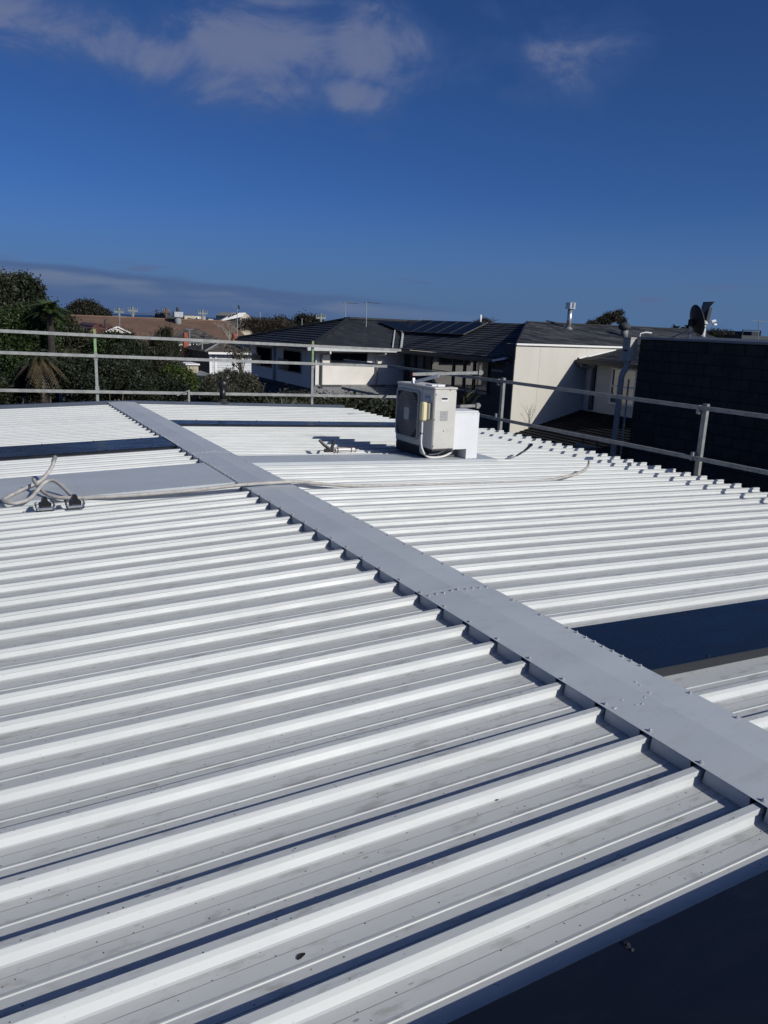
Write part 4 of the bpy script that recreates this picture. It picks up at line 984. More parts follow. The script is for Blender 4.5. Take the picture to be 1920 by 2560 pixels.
# cottage with brick chimney
c = AY(468, 855, 52); q = m_per_px(c)
t = thing('cottage', 'cream cottage with a grey side roof behind the brick chimney', 'house', (c.x, 54, GZ))
l = AY(436, 850, 53); r = AY(500, 850, 53); bt = AY(436, 885, 53)
MB().box(l.x, r.x+.8, 53, 58, GZ, l.z).build('wall', 'render_cream', t)
window(t, 'window', 'Y', 53, (AY(440, 876, 53).z, AY(440, 856, 53).z), AY(441, 860, 53).x, AY(447, 860, 53).x, 'window_dark', 'frame_white')
window(t, 'window', 'Y', 53, (AY(480, 868, 53).z, AY(480, 856, 53).z), AY(475, 860, 53).x, AY(492, 860, 53).x, 'glass', 'frame_white', 2)
MB().box(l.x-.3, r.x+1.2, 52.6, 58.3, l.z, l.z+.12).build('eave', 'frame_white', t)
courses(MB(), (l.x-.3, 52.5, l.z+.12), (r.x+1.2, 52.5, l.z+.12), (l.x+1.2, 55.5, l.z+.72), (r.x+.6, 55.5, l.z+.72), 6).build('roof_slope', 'tile_weathered', t)
pts = [AY(462, 893, 50), AY(502, 856, 50), AY(550, 848, 50), AY(520, 876, 50), AY(484, 884, 50)]
MB().prism(pts, (0, .3, -.05)).build('side_roof', 'wall_sage', t)
for (px, top, bot, hw, YY, lab) in ((463.5, 831, 889, 6.2, 51.0, 'tall red brick chimney behind the top rail at left'), (587.5, 834, 852, 7.5, 51.0, 'squat red brick chimney above the weatherboard house')):
    a = AY(px, top, YY); b = AY(px, bot, YY); w = hw*m_per_px(a)
    t = thing('chimney', lab, 'chimney', (a.x, YY, b.z))
    MB().box(a.x-w, a.x+w, YY-w, YY+w, b.z-.6, a.z-.35).build('stack', 'brick_red', t)
    MB().box(a.x-w*.8, a.x+w*.8, YY-w*.8, YY+w*.8, a.z-.35, a.z, .03).build('pot', 'brick_red', t)
    MB().box(a.x-w*1.12, a.x+w*1.12, YY-w*1.12, YY+w*1.12, a.z-.40, a.z-.34).build('band', 'brick_red', t)
# white weatherboard house
Xa = AY(523, 882, 46); ze = Xa.z; zb = AY(523, 932, 46).z
t = thing('weatherboard_house', 'white weatherboard house with a weathered tile roof and solar panels', 'house', (Xa.x+2, 48, GZ))
MB().box(Xa.x, Xa.x+6, 46.02, 52.5, GZ, ze).build('wall', 'weatherboard', t)
nb_ = 9; hh = (ze-zb+.1)/nb_
for i in range(nb_):
    z_ = zb-.1+hh*i
    MB().prism([(Xa.x+.12, 46.02, z_), (Xa.x+.12, 45.965, z_), (Xa.x+.12, 46.005, z_+hh)], (5.8, 0, 0)).build('weatherboard', 'weatherboard', t)
MB().box(Xa.x, Xa.x+.12, 45.94, 46.02, zb-.2, ze).box(Xa.x+.32, Xa.x+.44, 45.95, 45.99, zb-.2, ze-.1).build('corner_board', 'frame_white', t)
MB().box(Xa.x+1.42, Xa.x+1.50, 45.95, 45.99, zb-.2, ze-.12).build('downpipe', 'gutter', t)
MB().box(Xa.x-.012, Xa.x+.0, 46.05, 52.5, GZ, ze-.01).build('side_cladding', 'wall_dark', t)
MB().box(Xa.x-.15, Xa.x+6, 45.62, 45.72, ze-.06, ze+.06).build('gutter', 'gutter_white', t)
ap = AY(552, 857, 48.6)
courses(MB(), (Xa.x-.35, 45.7, ze+.05), (Xa.x+6.3, 45.7, ze+.05), ap, (Xa.x+6.3, 48.6, ap.z), 8, .05).build('roof_slope', 'tile_weathered', t)
courses(MB(), (Xa.x-.35, 52.6, ze+.05), (Xa.x-.35, 45.7, ze+.05), ap, ap, 8, .05).build('roof_slope', 'tile_weathered', t)
MB().tube([(Xa.x-.33, 45.72, ze+.09), ap+Vector((0, 0, .06))], .06, 6).build('ridge_tiles', 'roof_grey', t)
zf = lambda y: ze+.05+(ap.z-ze-.05)*(y-45.7)/2.9
s0 = AY(608, 873, 46.4)
solar_row(t, s0.x, 3, .62, 46.2, 48.2, zf, dx=-.35)
for k_, yy in enumerate((868, 877)): 
    b = AY(589, yy, 46.5 if k_ else 47.2); MB().box(b.x, b.x+.26, b.y, b.y+.05, b.z, b.z+.05).build('panel_rail', 'solar_frame', t)
a = AY(505, 852, 47); 
tag(MB().tube([(a.x, 47, a.z-.7), (a.x, 47, a.z)], .05, 6).build('vent_pipe', 'pole_grey'), 'thin grey vent pipe left of the weatherboard house roof', 'vent pipe')
# sheds low down between the trees
a = AY(500, 938, 38)
t = thing('shed', 'low shed with a grey lean roof below the weatherboard house', 'shed', (a.x, 39, GZ))
MB().prism([AY(478, 942, 38), AY(512, 956, 37), AY(530, 936, 39), AY(500, 926, 40)], (0, 0, -.08)).build('roof', 'roof_grey', t)
b = AY(500, 960, 38.3); MB().box(b.x-.7, b.x+.6, 38.2, 40, GZ, b.z+.1).build('wall', 'wall_dark', t)
a = AY(468, 915, 40); b = AY(484, 935, 40)
t = thing('shed', 'little cream shed behind the yellow green bush', 'shed', (a.x, 40, GZ))
MB().box(a.x, b.x+.25, 40, 41.5, GZ, a.z+.05).build('wall', 'wall_tan', t); MB().box(a.x-.1, b.x+.3, 39.9, 41.6, a.z+.05, a.z+.12).build('roof', 'frame_white', t)
MB().box(a.x-.02, a.x+.12, 39.98, 40.0, AY(468, 936, 40).z, AY(468, 924, 40).z).build('pane', 'frame_white', t)
a = AY(525, 955, 34)
t = thing('shed', 'small red gabled roof among the olive shrubs', 'shed', (a.x, 35, GZ))
MB().prism([AY(516, 942, 34), AY(524, 942, 34), AY(537, 968, 34), AY(530, 972, 34)], (0, .5, 0)).build('barge_board', 'roof_red', t)
b = AY(516, 945, 34.1); e2 = AY(537, 970, 34.1); MB().prism([(b.x, 34.2, b.z), (e2.x, 34.2, e2.z), (b.x-.5, 34.2, e2.z)], (0, 2, 0)).build('roof', 'wall_dark', t)
# far houses near the shore
a = AY(419, 787, 140); b = AY(460, 806, 140); cR = AY(536, 806, 140)
t = thing('far_house', 'far flat roofed cream and dark house near the sea', 'house', (b.x, 142, GZ))
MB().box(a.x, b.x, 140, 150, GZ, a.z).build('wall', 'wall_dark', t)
MB().box(b.x, AY(512, 790, 140).x, 139.6, 150, GZ, AY(512, 791, 140).z).build('wall', 'wall_tan', t)
MB().prism([AY(470, 795, 139.4), AY(512, 799, 139.4), AY(512, 806, 139.4), AY(480, 806, 139.4)], (0, .15, 0)).build('window_bay', 'wall_dark', t)
MB().box(AY(493, 792, 139.3).x, AY(497.5, 792, 139.3).x, 139.2, 139.5, AY(493, 796.5, 139.3).z, AY(493, 792.5, 139.3).z).build('window', 'frame_white', t)
MB().box(AY(521, 797, 139).x, AY(533, 797, 139).x, 139, 146, GZ, AY(527, 797.5, 139).z).build('annex', 'wall_tan', t)
MB().box(AY(522, 803, 138.8).x, AY(536, 803, 138.8).x, 138.6, 138.95, GZ, AY(527, 803, 138.8).z).build('annex_wall', 'wall_dark', t)
t = thing('far_house', 'far gabled house with a white roof and a cream end wall', 'house', (AY(615, 800, 112).x, 114, GZ))
E0, E1, E2 = AY(600, 790, 112), AY(613, 782, 112), AY(630, 795, 112)
zl = AY(600, 806, 112).z
MB().prism([(E0.x, 112, zl-6), (E2.x, 112, zl-6), (E2.x, 112, E2.z), (E1.x, 112, E1.z), (E0.x, 112, E0.z)], (0, 12, 0)).build('wall', 'wall_tan', t)
L0, L1 = AY(545, 804, 112), AY(584, 783, 112)
MB().prism([(L0.x, 111.6, L0.z), (E0.x, 111.6, E0.z-.15), (E1.x, 111.6, E1.z), (L1.x, 111.6, L1.z)], (0, .4, .05)).build('roof_slope', 'roof_white', t)
for i in range(3):
    a = AY(570+9*i, 794-3.6*i, 111.5); MB().prism([a, a+Vector((.42, 0, .2)), a+Vector((.55, 0, .48)), a+Vector((.15, 0, .28))], (0, -.06, 0)).build('skylight', 'window_dark', t)
window(t, 'window', 'Y', 112, (AY(615, 801, 112).z, AY(615, 793.5, 112).z), AY(605, 797, 112).x, AY(627, 797, 112).x, 'window_dark', 'frame_white', 3, 1, .12, .1)
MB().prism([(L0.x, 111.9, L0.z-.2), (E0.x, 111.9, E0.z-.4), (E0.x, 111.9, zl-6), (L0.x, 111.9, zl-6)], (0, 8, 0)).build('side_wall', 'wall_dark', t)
# roofs peeping over on the right
a = AY(1855, 838, 40)
t = thing('far_house', 'dark flat roofed house with a roof frame at the right edge', 'house', (a.x, 41, GZ))
MB().box(a.x, AY(1960, 838, 40).x, 40, 46, GZ, a.z).build('wall', 'wall_dark', t)
f0, f1 = AY(1860, 825, 40), AY(1905, 827, 40)
MB().beam((f0.x, 40.1, a.z), (f0.x, 40.1, f0.z), .07, .07).beam((f1.x, 40.1, a.z), (f1.x, 40.1, f0.z), .07, .07).beam((f0.x, 40.1, f0.z), (f1.x, 40.1, f0.z), .07, .07).build('frame', 'frame_dark', t)
MB().box(AY(1880, 830, 41).x, AY(1900, 830, 41).x, 41, 43, a.z, AY(1880, 829, 41).z).build('penthouse', 'frame_dark', t)
for (x0p, x1p, yp, YY, lab) in ((1640, 1850, 835.5, 48, 'low dark roof beyond the shingle roof at right'), (1395, 1440, 803.5, 60, 'far dark roof peak beside the steel flue')):
    a, b = AY(x0p, yp, YY), AY(x1p, yp, YY)
    t = thing('far_house', lab, 'house', ((a.x+b.x)/2, YY, GZ))
    zz = (a.z+b.z)/2
    MB().box(a.x, b.x, YY, YY+6, GZ, zz-.5).build('wall', 'wall_dark', t)
    MB().prism([(a.x-.4, YY-.3, zz-.55), (b.x+.4, YY-.3, zz-.55), (b.x-1.0, YY+3, zz+.0), (a.x+1.0, YY+3, zz+.0)], (0, .05, .06)).build('roof_slope', 'roof_black', t)
# power poles
def pole(label, px, top, bot, YY, m, arm, braces=True):
    a = AY(px, top, YY); q = m_per_px(a)
    t = thing('power_pole', label, 'power pole', (a.x, YY, GZ), 'power poles on the skyline')
    MB().tube([(a.x, YY, GZ), (a.x, YY, a.z)], [.24, .15], 8).build('post', m, t)
    w = arm*q; z_ = a.z-.5
    MB().box(a.x-w, a.x+w, YY-.12, YY+.02, z_-.12, z_+.08).build('crossarm', 'pole_grey' if m == 'pole_grey' else m, t)
    for s_ in (-1, -.5, .5, 1): MB().tube([(a.x+w*s_*.95, YY-.05, z_+.08), (a.x+w*s_*.95, YY-.05, z_+.42)], .06, 6).build('insulator', 'pole_grey', t)
    if braces:
        for s_ in (-1, 1): MB().beam((a.x, YY-.05, z_-.9), (a.x+w*.6*s_, YY-.05, z_-.1), .06, .06).build('brace', m, t)
    return Vector((a.x, YY, z_+.4)), w
pl = [pole('thin pole with a white cross arm left of the antenna', 297, 770, 800, 115, 'pole_grey', 12, False), pole('stout grey green power pole with a wide white cross arm', 331, 767, 800, 112, 'pole_grey', 12),
      pole('brown timber power pole above the brown roof', 415, 770, 802, 112, 'pole_wood', 9), pole('grey power pole with drooping arms before the flat roofed house', 506, 774, 806, 112, 'pole_grey', 12),
      pole('power pole with a white cross arm beside the dark tiled roof', 802, 784, 806, 90, 'pole_grey', 13, False)]
for i in range(3):
    (a, w0), (b, w1) = pl[i+(1 if i else 0)], pl[min(i+2, 3)]
    if i == 2: break
    mb = MB()
    for s_ in (-.9, .9):
        p, q = a+Vector((w0*s_, 0, 0)), b+Vector((w1*s_, 0, 0))
        mb.tube([p.lerp(q, k_/8)-Vector((0, 0, .7*4*(k_/8)*(1-k_/8))) for k_ in range(9)], .02, 4)
    tag(mb.build('power_line', 'pole_wood'), ('sagging power lines between the two pale poles', 'sagging power lines right of the timber pole')[i], 'power line')
# TV antennas and thin masts
def antenna(label, px, top, bot, YY, kind='yagi', flip=1, w=30):
    a = AY(px, top, YY); b = AY(px, bot, YY); q = m_per_px(a)
    t = thing('antenna', label, 'antenna', (a.x, YY, b.z))
    MB().tube([(b.x, YY, b.z-.3), (a.x, YY, a.z)], .9*q, 6).build('mast', 'antenna', t)
    if kind == 'yagi':
        e = Vector((a.x+w*q*flip, YY, a.z-.6*q)); MB().tube([(a.x-3*q*flip, YY, a.z), e], .9*q, 5).build('boom', 'antenna', t)
        mb = MB()
        for i in range(7):
            p = Vector((a.x, YY, a.z)).lerp(e, i/6); mb.tube([p+Vector((0, -.28, 0)), p+Vector((0, .28, 0))], .35*q, 4)
        mb.build('elements', 'antenna', t)
    elif kind == 'tee':
        MB().tube([(a.x-w*q, YY, a.z), (a.x+w*q, YY, a.z-.03)], .6*q, 5).build('boom', 'antenna', t)
    elif kind == 'dish':
        sm(MB().lathe([(0, 0), (4*q, .6*q), (5.5*q, 1.6*q), (5*q, .8*q), (0, -.5*q)], (a.x+3*q, YY, a.z+1*q), (.7, -.5, .2), 14)).build('dish', 'dish', t)
        MB().tube([(a.x-14*q, YY, a.z+3*q), (a.x, YY, a.z-1*q)], .5*q, 5).build('boom', 'antenna', t)
    return t
antenna('thin TV antenna with a long boom on the dark roof ridge, left of two', 864, 757, 797, 31, w=33)
antenna('thin TV antenna with a long boom on the dark roof, right of two', 916, 756, 815, 30, w=35)
antenna('spread TV antenna on a mast above the cream gable', 299, 790, 818, 45, 'tee', w=17)
antenna('mast with a small dish and antenna before the white roofed far house', 593, 769, 850, 50, 'dish')
antenna('small T antenna on a thin mast behind the brick chimney', 474, 823, 850, 52, 'tee', w=9)
antenna('TV antenna on a mast at the right edge over the block wall', 1897, 802, 848, 26, 'tee', w=32)
antenna('far thin mast above the brown hedge', 650, 780, 800, 100, 'none')
antenna('short far mast on the skyline left of the dark roof', 755, 797, 815, 60, 'none')
antenna('thin bracket mast on the skyline over the solar panels', 1051, 799, 809, 40, 'yagi', w=26)
a = AY(885, 798, 33.5)
tag(MB().box(a.x-.33, a.x+.33, 33.2, 33.9, a.z-.6, a.z+.07).build('chimney', 'pole_wood'), 'brown chimney top just over the dark tiled ridge', 'chimney')

# ================================================================== TREES AND SHRUBS
def leaf_mesh(name, blobs, n, size, m, aspect=2.0, up=0.0, shell=.55, droop=0.0, clump=0):
    """blobs: (centre, (rx, ry, rz)); leaf-sized diamond faces spread through the crown"""
    vol = np.array([b[1][0]*b[1][1]*b[1][2] for b in blobs])**(2/3); vol = vol/vol.sum()
    idx = RNG.choice(len(blobs), n, p=vol)
    C_ = np.array([tuple(b[0]) for b in blobs])[idx]; R_ = np.array([b[1] for b in blobs])[idx]
    if clump:                       # leaves gather on twig ends
        k_ = max(8, n//clump); bi = RNG.choice(len(blobs), k_, p=vol)
        dd = RNG.normal(size=(k_, 3)); dd /= np.linalg.norm(dd, axis=1, keepdims=True)
        rad = shell+(1-shell)*RNG.random((k_, 1))**.6
        cc = np.array([tuple(b[0]) for b in blobs])[bi]+dd*rad*np.array([b[1] for b in blobs])[bi]*(1+.06*RNG.normal(size=(k_, 1)))
        w = RNG.integers(0, k_, n); pos = cc[w]+RNG.normal(size=(n, 3))*size*(1.15 if up == 0 else .55)
        out = dd[w]
    else:
        dd = RNG.normal(size=(n, 3)); dd /= np.linalg.norm(dd, axis=1, keepdims=True)
        rad = shell+(1-shell)*RNG.random((n, 1))**.7
        pos = C_+dd*rad*R_*(1+.07*RNG.normal(size=(n, 1))); out = dd
    d = RNG.normal(size=(n, 3))*.8+out*.7; d[:, 2] += up-droop
    d /= np.linalg.norm(d, axis=1, keepdims=True)
    s_ = np.cross(d, RNG.normal(size=(n, 3))); s_ /= np.linalg.norm(s_, axis=1, keepdims=True)
    L_ = (size*(.6+.8*RNG.random((n, 1)))); wd = L_/aspect
    V = np.empty((n, 4, 3)); V[:, 0] = pos-d*L_*.5; V[:, 1] = pos+s_*wd*.5; V[:, 2] = pos+d*L_*.5; V[:, 3] = pos-s_*wd*.5
    return V.reshape(-1, 3), n
def np_build(name, V, n, m, parent):
    org = np.array(tuple(ORIGIN[parent.name])); me = bpy.data.meshes.new(name)
    V = (V-org).astype(np.float32); me.vertices.add(4*n); me.vertices.foreach_set('co', V.ravel())
    me.loops.add(4*n); me.loops.foreach_set('vertex_index', np.arange(4*n, dtype=np.int32))
    me.polygons.add(n); me.polygons.foreach_set('loop_start', np.arange(0, 4*n, 4, dtype=np.int32)); me.polygons.foreach_set('loop_total', np.full(n, 4, dtype=np.int32))
    me.materials.append(MATS[m]); me.update(calc_edges=True); me.validate()
    o = bpy.data.objects.new(name, me); COL.objects.link(o); o.parent = parent; ORIGIN[o.name] = ORIGIN[parent.name]; return o
def ball(px, py, YY, rx, ry, rd=None):
    c = AY(px, py, YY); q = m_per_px(c); return (c, (rx*q, (rd or rx)*q, ry*q))
def tree(name, label, cat, balls, n, size, m, trunk=True, group=None, base=None, limbs=5, bark='bark', crown='crown', dark_core=True, **kw):
    c = sum((b[0] for b in balls), Vector())/len(balls)
    x, y = (base if base else (c.x, c.y))
    t = thing(name, label, cat, (x, y, GZ), group)
    if trunk:
        mb = MB(); hgt = min(b[0].z for b in balls)
        top = Vector((c.x, c.y, c.z)); r0 = .05*max(.8, (c.z-GZ)/5)
        mb.tube([(x, y, GZ-.1), Vector((x, y, GZ)).lerp(top, .5)+Vector((.05, .03, 0)), top], [r0*1.6, r0*1.1, r0*.5], 8)
        for b in balls[:limbs*2]:
            s_ = Vector((x, y, GZ)).lerp(top, random.uniform(.4, .75))
            mb.tube([s_, s_.lerp(b[0], .6)+Vector((0, 0, .1)), b[0]], [r0*.7, r0*.45, r0*.2], 6)
        mb.build('trunk', bark, t)
    V, k_ = leaf_mesh('crown', balls, n, size, m, **kw); np_build(crown, V, k_, m, t)
    return t
def blobs_in(px0, px1, py0, py1, YY, n, r, jy=.8):
    out = []
    for i in range(n):
        px, py = random.uniform(px0, px1), random.uniform(py0, py1)
        rr_ = r*random.uniform(.7, 1.2); out.append(ball(px, py, YY+random.uniform(-jy, jy), rr_, rr_*random.uniform(.8, 1.1)))
    return out
# big pair at the far left
tree('broadleaf_tree', 'tall dark leafy tree rising highest at the left edge', 'tree', [ball(52, 740, 24, 42, 38), ball(30, 720, 24, 22, 22), ball(78, 725, 24, 22, 24), ball(55, 706, 24, 22, 15), ball(96, 765, 24, 20, 22), ball(112, 790, 24, 22, 22), ball(20, 770, 24, 30, 30), ball(60, 790, 24, 45, 30)], 30400, 0.073, 'leaf_dark', clump=14, aspect=1.7)
tree('broadleaf_tree', 'dark olive tree cut by the left picture edge', 'tree', [ball(-20, 740, 23, 45, 50), ball(5, 715, 23, 22, 24), ball(0, 790, 23, 35, 40), ball(-45, 800, 23, 60, 60), ball(10, 850, 23, 40, 50)], 24700, 0.073, 'leaf_olive', clump=14, aspect=1.8)
tree('willow_tree', 'drooping dark green tree behind the left rails', 'tree', [ball(55, 815, 21, 42, 45), ball(30, 860, 21, 40, 60), ball(90, 850, 21, 45, 50), ball(60, 910, 21, 60, 50), ball(115, 800, 21.5, 30, 40)], 32300, 0.086, 'leaf_green', clump=12, aspect=3.2, droop=.9)
tree('leafy_shrub', 'dense dark shrub mass low behind the left rails', 'shrub', blobs_in(-30, 250, 925, 990, 18.5, 14, 30), 28500, 0.059, 'leaf_dark', clump=12, aspect=1.8, trunk=True)
tree('broadleaf_tree', 'brownish green bushy tree left of the green rail post', 'tree', [ball(165, 840, 23, 40, 45), ball(200, 870, 23, 40, 40), ball(140, 880, 23, 35, 45), ball(185, 925, 22, 50, 45), ball(150, 810, 23, 25, 25)], 26600, 0.066, 'leaf_olive', clump=12, aspect=2.2)
tree('broadleaf_tree', 'green bush just right of the painted rail post', 'tree', [ball(275, 860, 22, 35, 25), ball(255, 890, 22, 30, 30), ball(295, 885, 22, 30, 25)], 13300, 0.059, 'leaf_green', clump=12, aspect=1.8)
tree('broadleaf_tree', 'dark undergrowth tree between the painted post and the casuarina', 'tree', blobs_in(230, 330, 900, 985, 19.5, 9, 30), 20900, 0.059, 'leaf_dark', clump=12)
def casuarina(label, px, top, bot, w, YY, n):
    bl_ = []
    for i in range(9):
        t_ = i/8; bl_.append(ball(px+random.uniform(-w*.25, w*.25), top+(bot-top)*t_, YY+random.uniform(-.4, .4), w*(.28+.75*t_**.7), (bot-top)/9))
    tree('casuarina', label, 'tree', bl_, int(n*1.6), .15, 'leaf_olive' if YY > 22 else 'leaf_dark', aspect=9, up=1.1, clump=26, shell=.2, group='dark feathery casuarinas behind the rails')
casuarina('dark feathery casuarina left of two behind the rails', 330, 850, 985, 46, 21.5, 16000)
casuarina('tall dark feathery casuarina right of the cream gable', 405, 840, 985, 52, 22.5, 18000)
casuarina('feathery casuarina top showing under the brick chimney', 432, 860, 975, 34, 23.5, 9000)
tree('rounded_bush', 'yellow green rounded bush under the little cream shed', 'bush', [ball(455, 945, 22, 34, 24), ball(430, 935, 22, 24, 20), ball(478, 958, 22, 18, 18), ball(440, 965, 22, 38, 20)], 17100, 0.046, 'leaf_lime', clump=10, aspect=1.7)
tree('rounded_bush', 'dark bush at the rail foot below the yellow green bush', 'bush', blobs_in(350, 470, 965, 1000, 18, 8, 24), 13300, 0.053, 'leaf_dark', clump=10)
tree('olive_shrub', 'wispy olive grey shrub in front of the weatherboard house', 'shrub', [ball(540, 960, 24, 36, 26), ball(575, 950, 24, 36, 26), ball(610, 955, 24, 34, 26), ball(630, 975, 24, 30, 26), ball(560, 985, 23, 50, 22)], 20900, 0.066, 'leaf_grey', clump=9, aspect=3.0, up=.4)
tree('olive_shrub', 'low grey green shrub beside the black vent pipe', 'shrub', blobs_in(490, 640, 978, 1005, 19, 9, 20), 13300, 0.053, 'leaf_olive', clump=9, aspect=2.6)
def bare_tree(name, label, px, bot, top, YY, spread, m='bark', n=26, leaf=None, thin=1.0):
    a = AY(px, bot, YY); b = AY(px, top, YY); q = m_per_px(a); h_ = b.z-a.z
    t = thing(name, label, 'tree', (a.x, YY, a.z)); mb = MB(); tips = []
    mb.tube([(a.x, YY, a.z-.3), (a.x+.05*h_, YY, a.z+h_*.4), (a.x, YY, a.z+h_*.7)], [.045*h_*thin, .03*h_*thin, .015*h_*thin], 6)
    for i in range(n):
        s_ = Vector((a.x+random.uniform(-.02, .05)*h_, YY, a.z+h_*random.uniform(.15, .65)))
        e = Vector((a.x+random.uniform(-1, 1)*spread*q, YY+random.uniform(-.8, .8)*spread*q, a.z+h_*random.uniform(.6, 1.02)))
        mid = s_.lerp(e, .5)+Vector((random.uniform(-.1, .1)*h_, 0, .06*h_))
        mb.tube([s_, mid, e], [.014*h_*thin, .009*h_*thin, .004*h_*thin], 4)
        for j in range(3):
            f_ = mid.lerp(e, random.random()); g_ = f_+Vector((random.uniform(-.3, .3)*spread*q, random.uniform(-.3, .3)*spread*q, random.uniform(.05, .25)*h_)); mb.tube([f_, g_], [.006*h_*thin, .003*h_*thin], 4); tips.append(g_)
    mb.build('branches', m, t)
    if leaf:
        V, k_ = leaf_mesh('crown', [(p, (.1*h_, .1*h_, .1*h_)) for p in tips], leaf[0], leaf[1], leaf[2], aspect=2.2); np_build('crown', V, k_, leaf[2], t)
bare_tree('young_tree', 'thin young tree with sparse leaves before the weatherboards', 600, 975, 868, 30, 38, 'bark', 14, (420, .10, 'leaf_grey'))
bare_tree('bare_tree', 'pale bare branched tree above the weatherboard house', 572, 855, 803, 56, 34, 'bark_pale', 22)
tree('hedge_trees', 'brown leafless thicket below the white roofed far house', 'thicket', [ball(620+14*i, 812+random.uniform(-4, 8), 66, 26, 17) for i in range(7)]+[ball(580, 818, 66, 28, 16), ball(545, 826, 64, 22, 14)], 30400, 0.158, 'leaf_brownish', aspect=5, shell=.2, up=.3, clump=6)
tree('far_tree', 'round dark tree behind the brown roof', 'tree', [ball(215, 785, 85, 42, 26), ball(190, 790, 85, 22, 20), ball(245, 790, 85, 26, 20), ball(215, 770, 85, 30, 14), ball(262, 795, 85, 14, 16)], 26600, 0.172, 'leaf_far', clump=9, aspect=1.6)
tree('far_tree', 'dark gum tree with a pale crown behind the shingle roof', 'tree', [ball(1528, 793, 78, 20, 10), ball(1548, 783, 78, 10, 6), ball(1508, 803, 78, 18, 8), ball(1554, 802, 78, 10, 8), ball(1482, 810, 78, 14, 5)], 17100, 0.145, 'leaf_far', clump=8, aspect=2.2, bark='bark_pale')
bare_tree('bare_tree', 'bare twiggy tree on the skyline behind the dark roof', 1235, 815, 794, 70, 18, 'bark', 16)
tree('far_tree', 'low dark tree on the skyline beside the bare tree', 'tree', [ball(1212, 808, 72, 14, 8), ball(1195, 812, 72, 10, 6)], 6650, 0.132, 'leaf_far', clump=8)
tree('far_tree', 'dark rounded shrub over the roofs right of the dish', 'tree', [ball(1790, 836, 42, 20, 9), ball(1815, 838, 42, 16, 8), ball(1770, 840, 42, 14, 7)], 6650, 0.106, 'leaf_far', clump=8)
for (px, py, YY, w, lab) in ((690, 806, 120, 34, 'far dark treetops left of the tiled roof'), (765, 801, 120, 24, 'far dark treetops right of the short mast')):
    tree('far_tree', lab, 'tree', [ball(px+random.uniform(-w, w), py+random.uniform(-2, 6), YY, 16, 8) for _ in range(6)], 4180, 0.330, 'leaf_far', clump=8)
for (px, py, YY, w, lab) in ((410, 799, 150, 40, 'dark far shrubs by the shore left of the timber pole'),):
    tree('far_tree', lab, 'tree', [ball(px+random.uniform(-w*.3, w*.3), py+random.uniform(-1, 3), YY, 12, 4) for _ in range(4)], 900, .5, 'leaf_far', clump=8)

def palm(label, px, py, YY, rad, n, m, droop=.5, trunk_r=.09, skirt=0):
    c = AY(px, py, YY); q = m_per_px(c); t = thing('palm_tree', label, 'palm', (c.x, YY, GZ)); R_ = rad*q
    MB().tube([(c.x, YY, GZ), (c.x+.05, YY, (GZ+c.z)/2), (c.x, YY, c.z)], [trunk_r*1.2, trunk_r, trunk_r*.9], 10).build('trunk', 'bark_dark', t)
    def fronds(nf, e_lo, e_hi, dr, mm, nm, Lf=1.0):
        Vs = []
        for i in range(nf):
            a = 2*math.pi*i/nf+random.uniform(-.2, .2); e_ = random.uniform(e_lo, e_hi); L_ = R_*Lf*random.uniform(.8, 1.15)
            h = Vector((math.cos(a)*math.cos(e_), math.sin(a)*math.cos(e_), math.sin(e_))); pts = []
            for k_ in range(15):
                s_ = k_/14; pts.append(Vector(c)+h*L_*s_+Vector((0, 0, -dr*L_*s_*s_)))
            for k_ in range(1, 15):
                p = pts[k_]; tg = (pts[k_]-pts[k_-1]).normalized(); sd_ = tg.cross(Vector((0, 0, 1))).normalized()
                ll = L_*.26*math.sin(math.pi*(.12+.85*k_/15))
                for s_ in (-1, 1):
                    for o_ in (0, .5):
                        p_ = p-(tg*L_/14*o_); tip = p_+(sd_*s_*.75+tg*.7+Vector((0, 0, -.35))).normalized()*ll
                        w = tg*L_*.022; Vs += [tuple(p_-w), tuple(p_+w), tuple(tip+w*.2), tuple(tip-w*.2)]
            for k_ in range(14):
                w = Vector((0, 0, L_*.008)); Vs += [tuple(pts[k_]-w), tuple(pts[k_+1]-w*.5), tuple(pts[k_+1]+w*.5), tuple(pts[k_]+w)]
        V = np.array(Vs); np_build(nm, V, len(V)//4, mm, t)
    fronds(n, .1, 1.35, droop, m, 'crown')
    if skirt: fronds(skirt, -1.5, -.2, .55, 'leaf_dead', 'dead_fronds', 1.25)
palm('palm tree with arching fronds beside the tall left tree', 122, 778, 20.3, 62, 34, 'leaf_green', .55)
palm('shaggy palm with a skirt of dead straw fronds behind the left rails', 100, 890, 17.2, 50, 22, 'leaf_olive', .7, .10, 90)
palm('small palm with fronds drooping over the brown roof', 215, 838, 27, 40, 18, 'leaf_olive', .5)
palm('dark palm top on the skyline left of the satellite dish', 1690, 824, 60, 24, 22, 'leaf_far', .5)
palm('second dark palm top beside the satellite dish mount', 1718, 822, 58, 26, 22, 'leaf_far', .6)

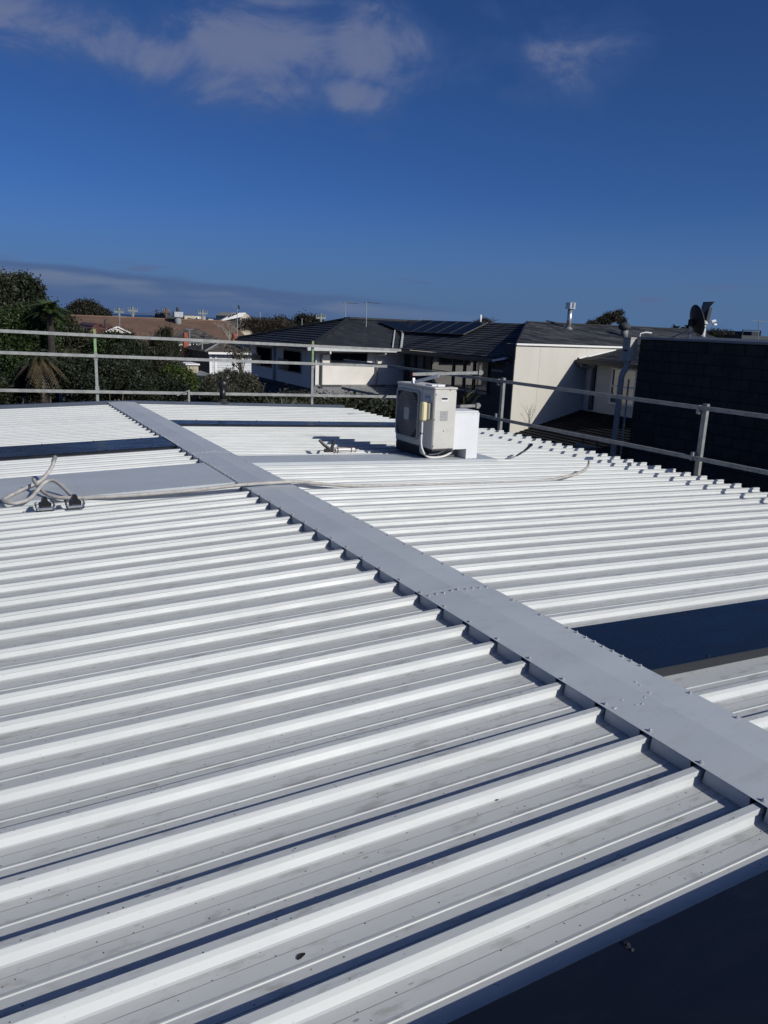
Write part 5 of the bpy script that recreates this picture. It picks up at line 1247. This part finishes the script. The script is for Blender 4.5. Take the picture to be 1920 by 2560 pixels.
# strappy plants and weeds at the foot of the far roof edge
def strappy(name, label, px, py, YY, n, h_px, w_px, m, blade=.03):
    c = AY(px, py, YY); q = m_per_px(c); t = thing(name, label, 'plant', (c.x, YY, c.z-.4)); Vs = []
    for i in range(n):
        b = Vector((c.x+random.gauss(0, .45)*w_px*q, YY+random.gauss(0, .2), c.z-.3)); h_ = h_px*q*random.uniform(.5, 1.1)
        d = Vector((random.gauss(0, .45), random.gauss(0, .45), 1)).normalized(); s_ = d.cross(Vector((random.gauss(0, 1), random.gauss(0, 1), .1))).normalized()*blade
        m1 = b+d*h_*.6; e = b+d*h_+Vector((d.x, d.y, -.2))*h_*.3
        Vs += [tuple(b-s_), tuple(b+s_), tuple(m1+s_*.8), tuple(m1-s_*.8), tuple(m1-s_*.8), tuple(m1+s_*.8), tuple(e+s_*.1), tuple(e-s_*.1)]
    V = np.array(Vs); np_build('leaves', V, len(V)//4, m, t)
k_ = 0
for (px, py, h_, lab, m, n) in ((655, 1012, 20, 'silvery strappy plant right of the black vent pipe', 'leaf_silver', 50), (700, 1010, 28, 'tall silvery plant clump before the lower tiled roof', 'leaf_silver', 70), (745, 1012, 24, 'silvery plant clump left of the second painted post', 'leaf_silver', 60),
                         (815, 1016, 26, 'dull green plant right of the second painted post', 'leaf_grey', 60), (860, 1020, 24, 'dark plant at the notch in the far roof edge', 'leaf_olive', 60), (35, 1012, 20, 'pale dry weed tuft at the far left roof edge', 'leaf_dead', 60), (70, 1010, 18, 'grey green weed tuft near the left roof edge', 'leaf_silver', 60)):
    strappy('strappy_plant', lab, px, py, 15.6, n, h_*2.2, 38, m, .012)
tree('garden_shrub', 'dark leafy shrub row below the verandah roof', 'shrub', [ball(660+34*i, 1012+random.uniform(-4, 8), 18.5, 26, 16) for i in range(9)], 13000, .09, 'leaf_olive', clump=10, aspect=2.2)
tree('garden_shrub', 'dark glossy shrub behind the air conditioner', 'shrub', [ball(900+28*i, 1035+random.uniform(-4, 8), 17.5, 26, 24) for i in range(5)], 9000, .09, 'leaf_dark', clump=10, aspect=2.0)
bare_tree('bare_shrub', 'thin bare twigs before the cream wall', 1318, 1085, 1010, 17.5, 20, 'bark_dark', 12, thin=.35)
bare_tree('bare_shrub', 'thin dark twigs before the lower black roof', 1455, 1118, 1070, 13.5, 40, 'twig', 12, thin=.6)
bare_tree('bare_shrub', 'sparse upright twigs near the big downpipe', 1490, 1128, 1075, 13.0, 26, 'twig', 8, thin=.6)
p_ = AY(1441, 1112, 13.2); q_ = AY(1490, 1124, 13.0)
tag(sm(MB().tube([p_, q_], .045, 10)).build('loose_pipe', 'downpipe'), 'short grey pipe lying on the lower black roof', 'pipe')
p_ = AY(1155, 1000, 20.6)
strappy('yucca', 'dark spiky plant before the wing windows', 1160, 985, 20.5, 16, 60, 14, 'leaf_dark', .03)
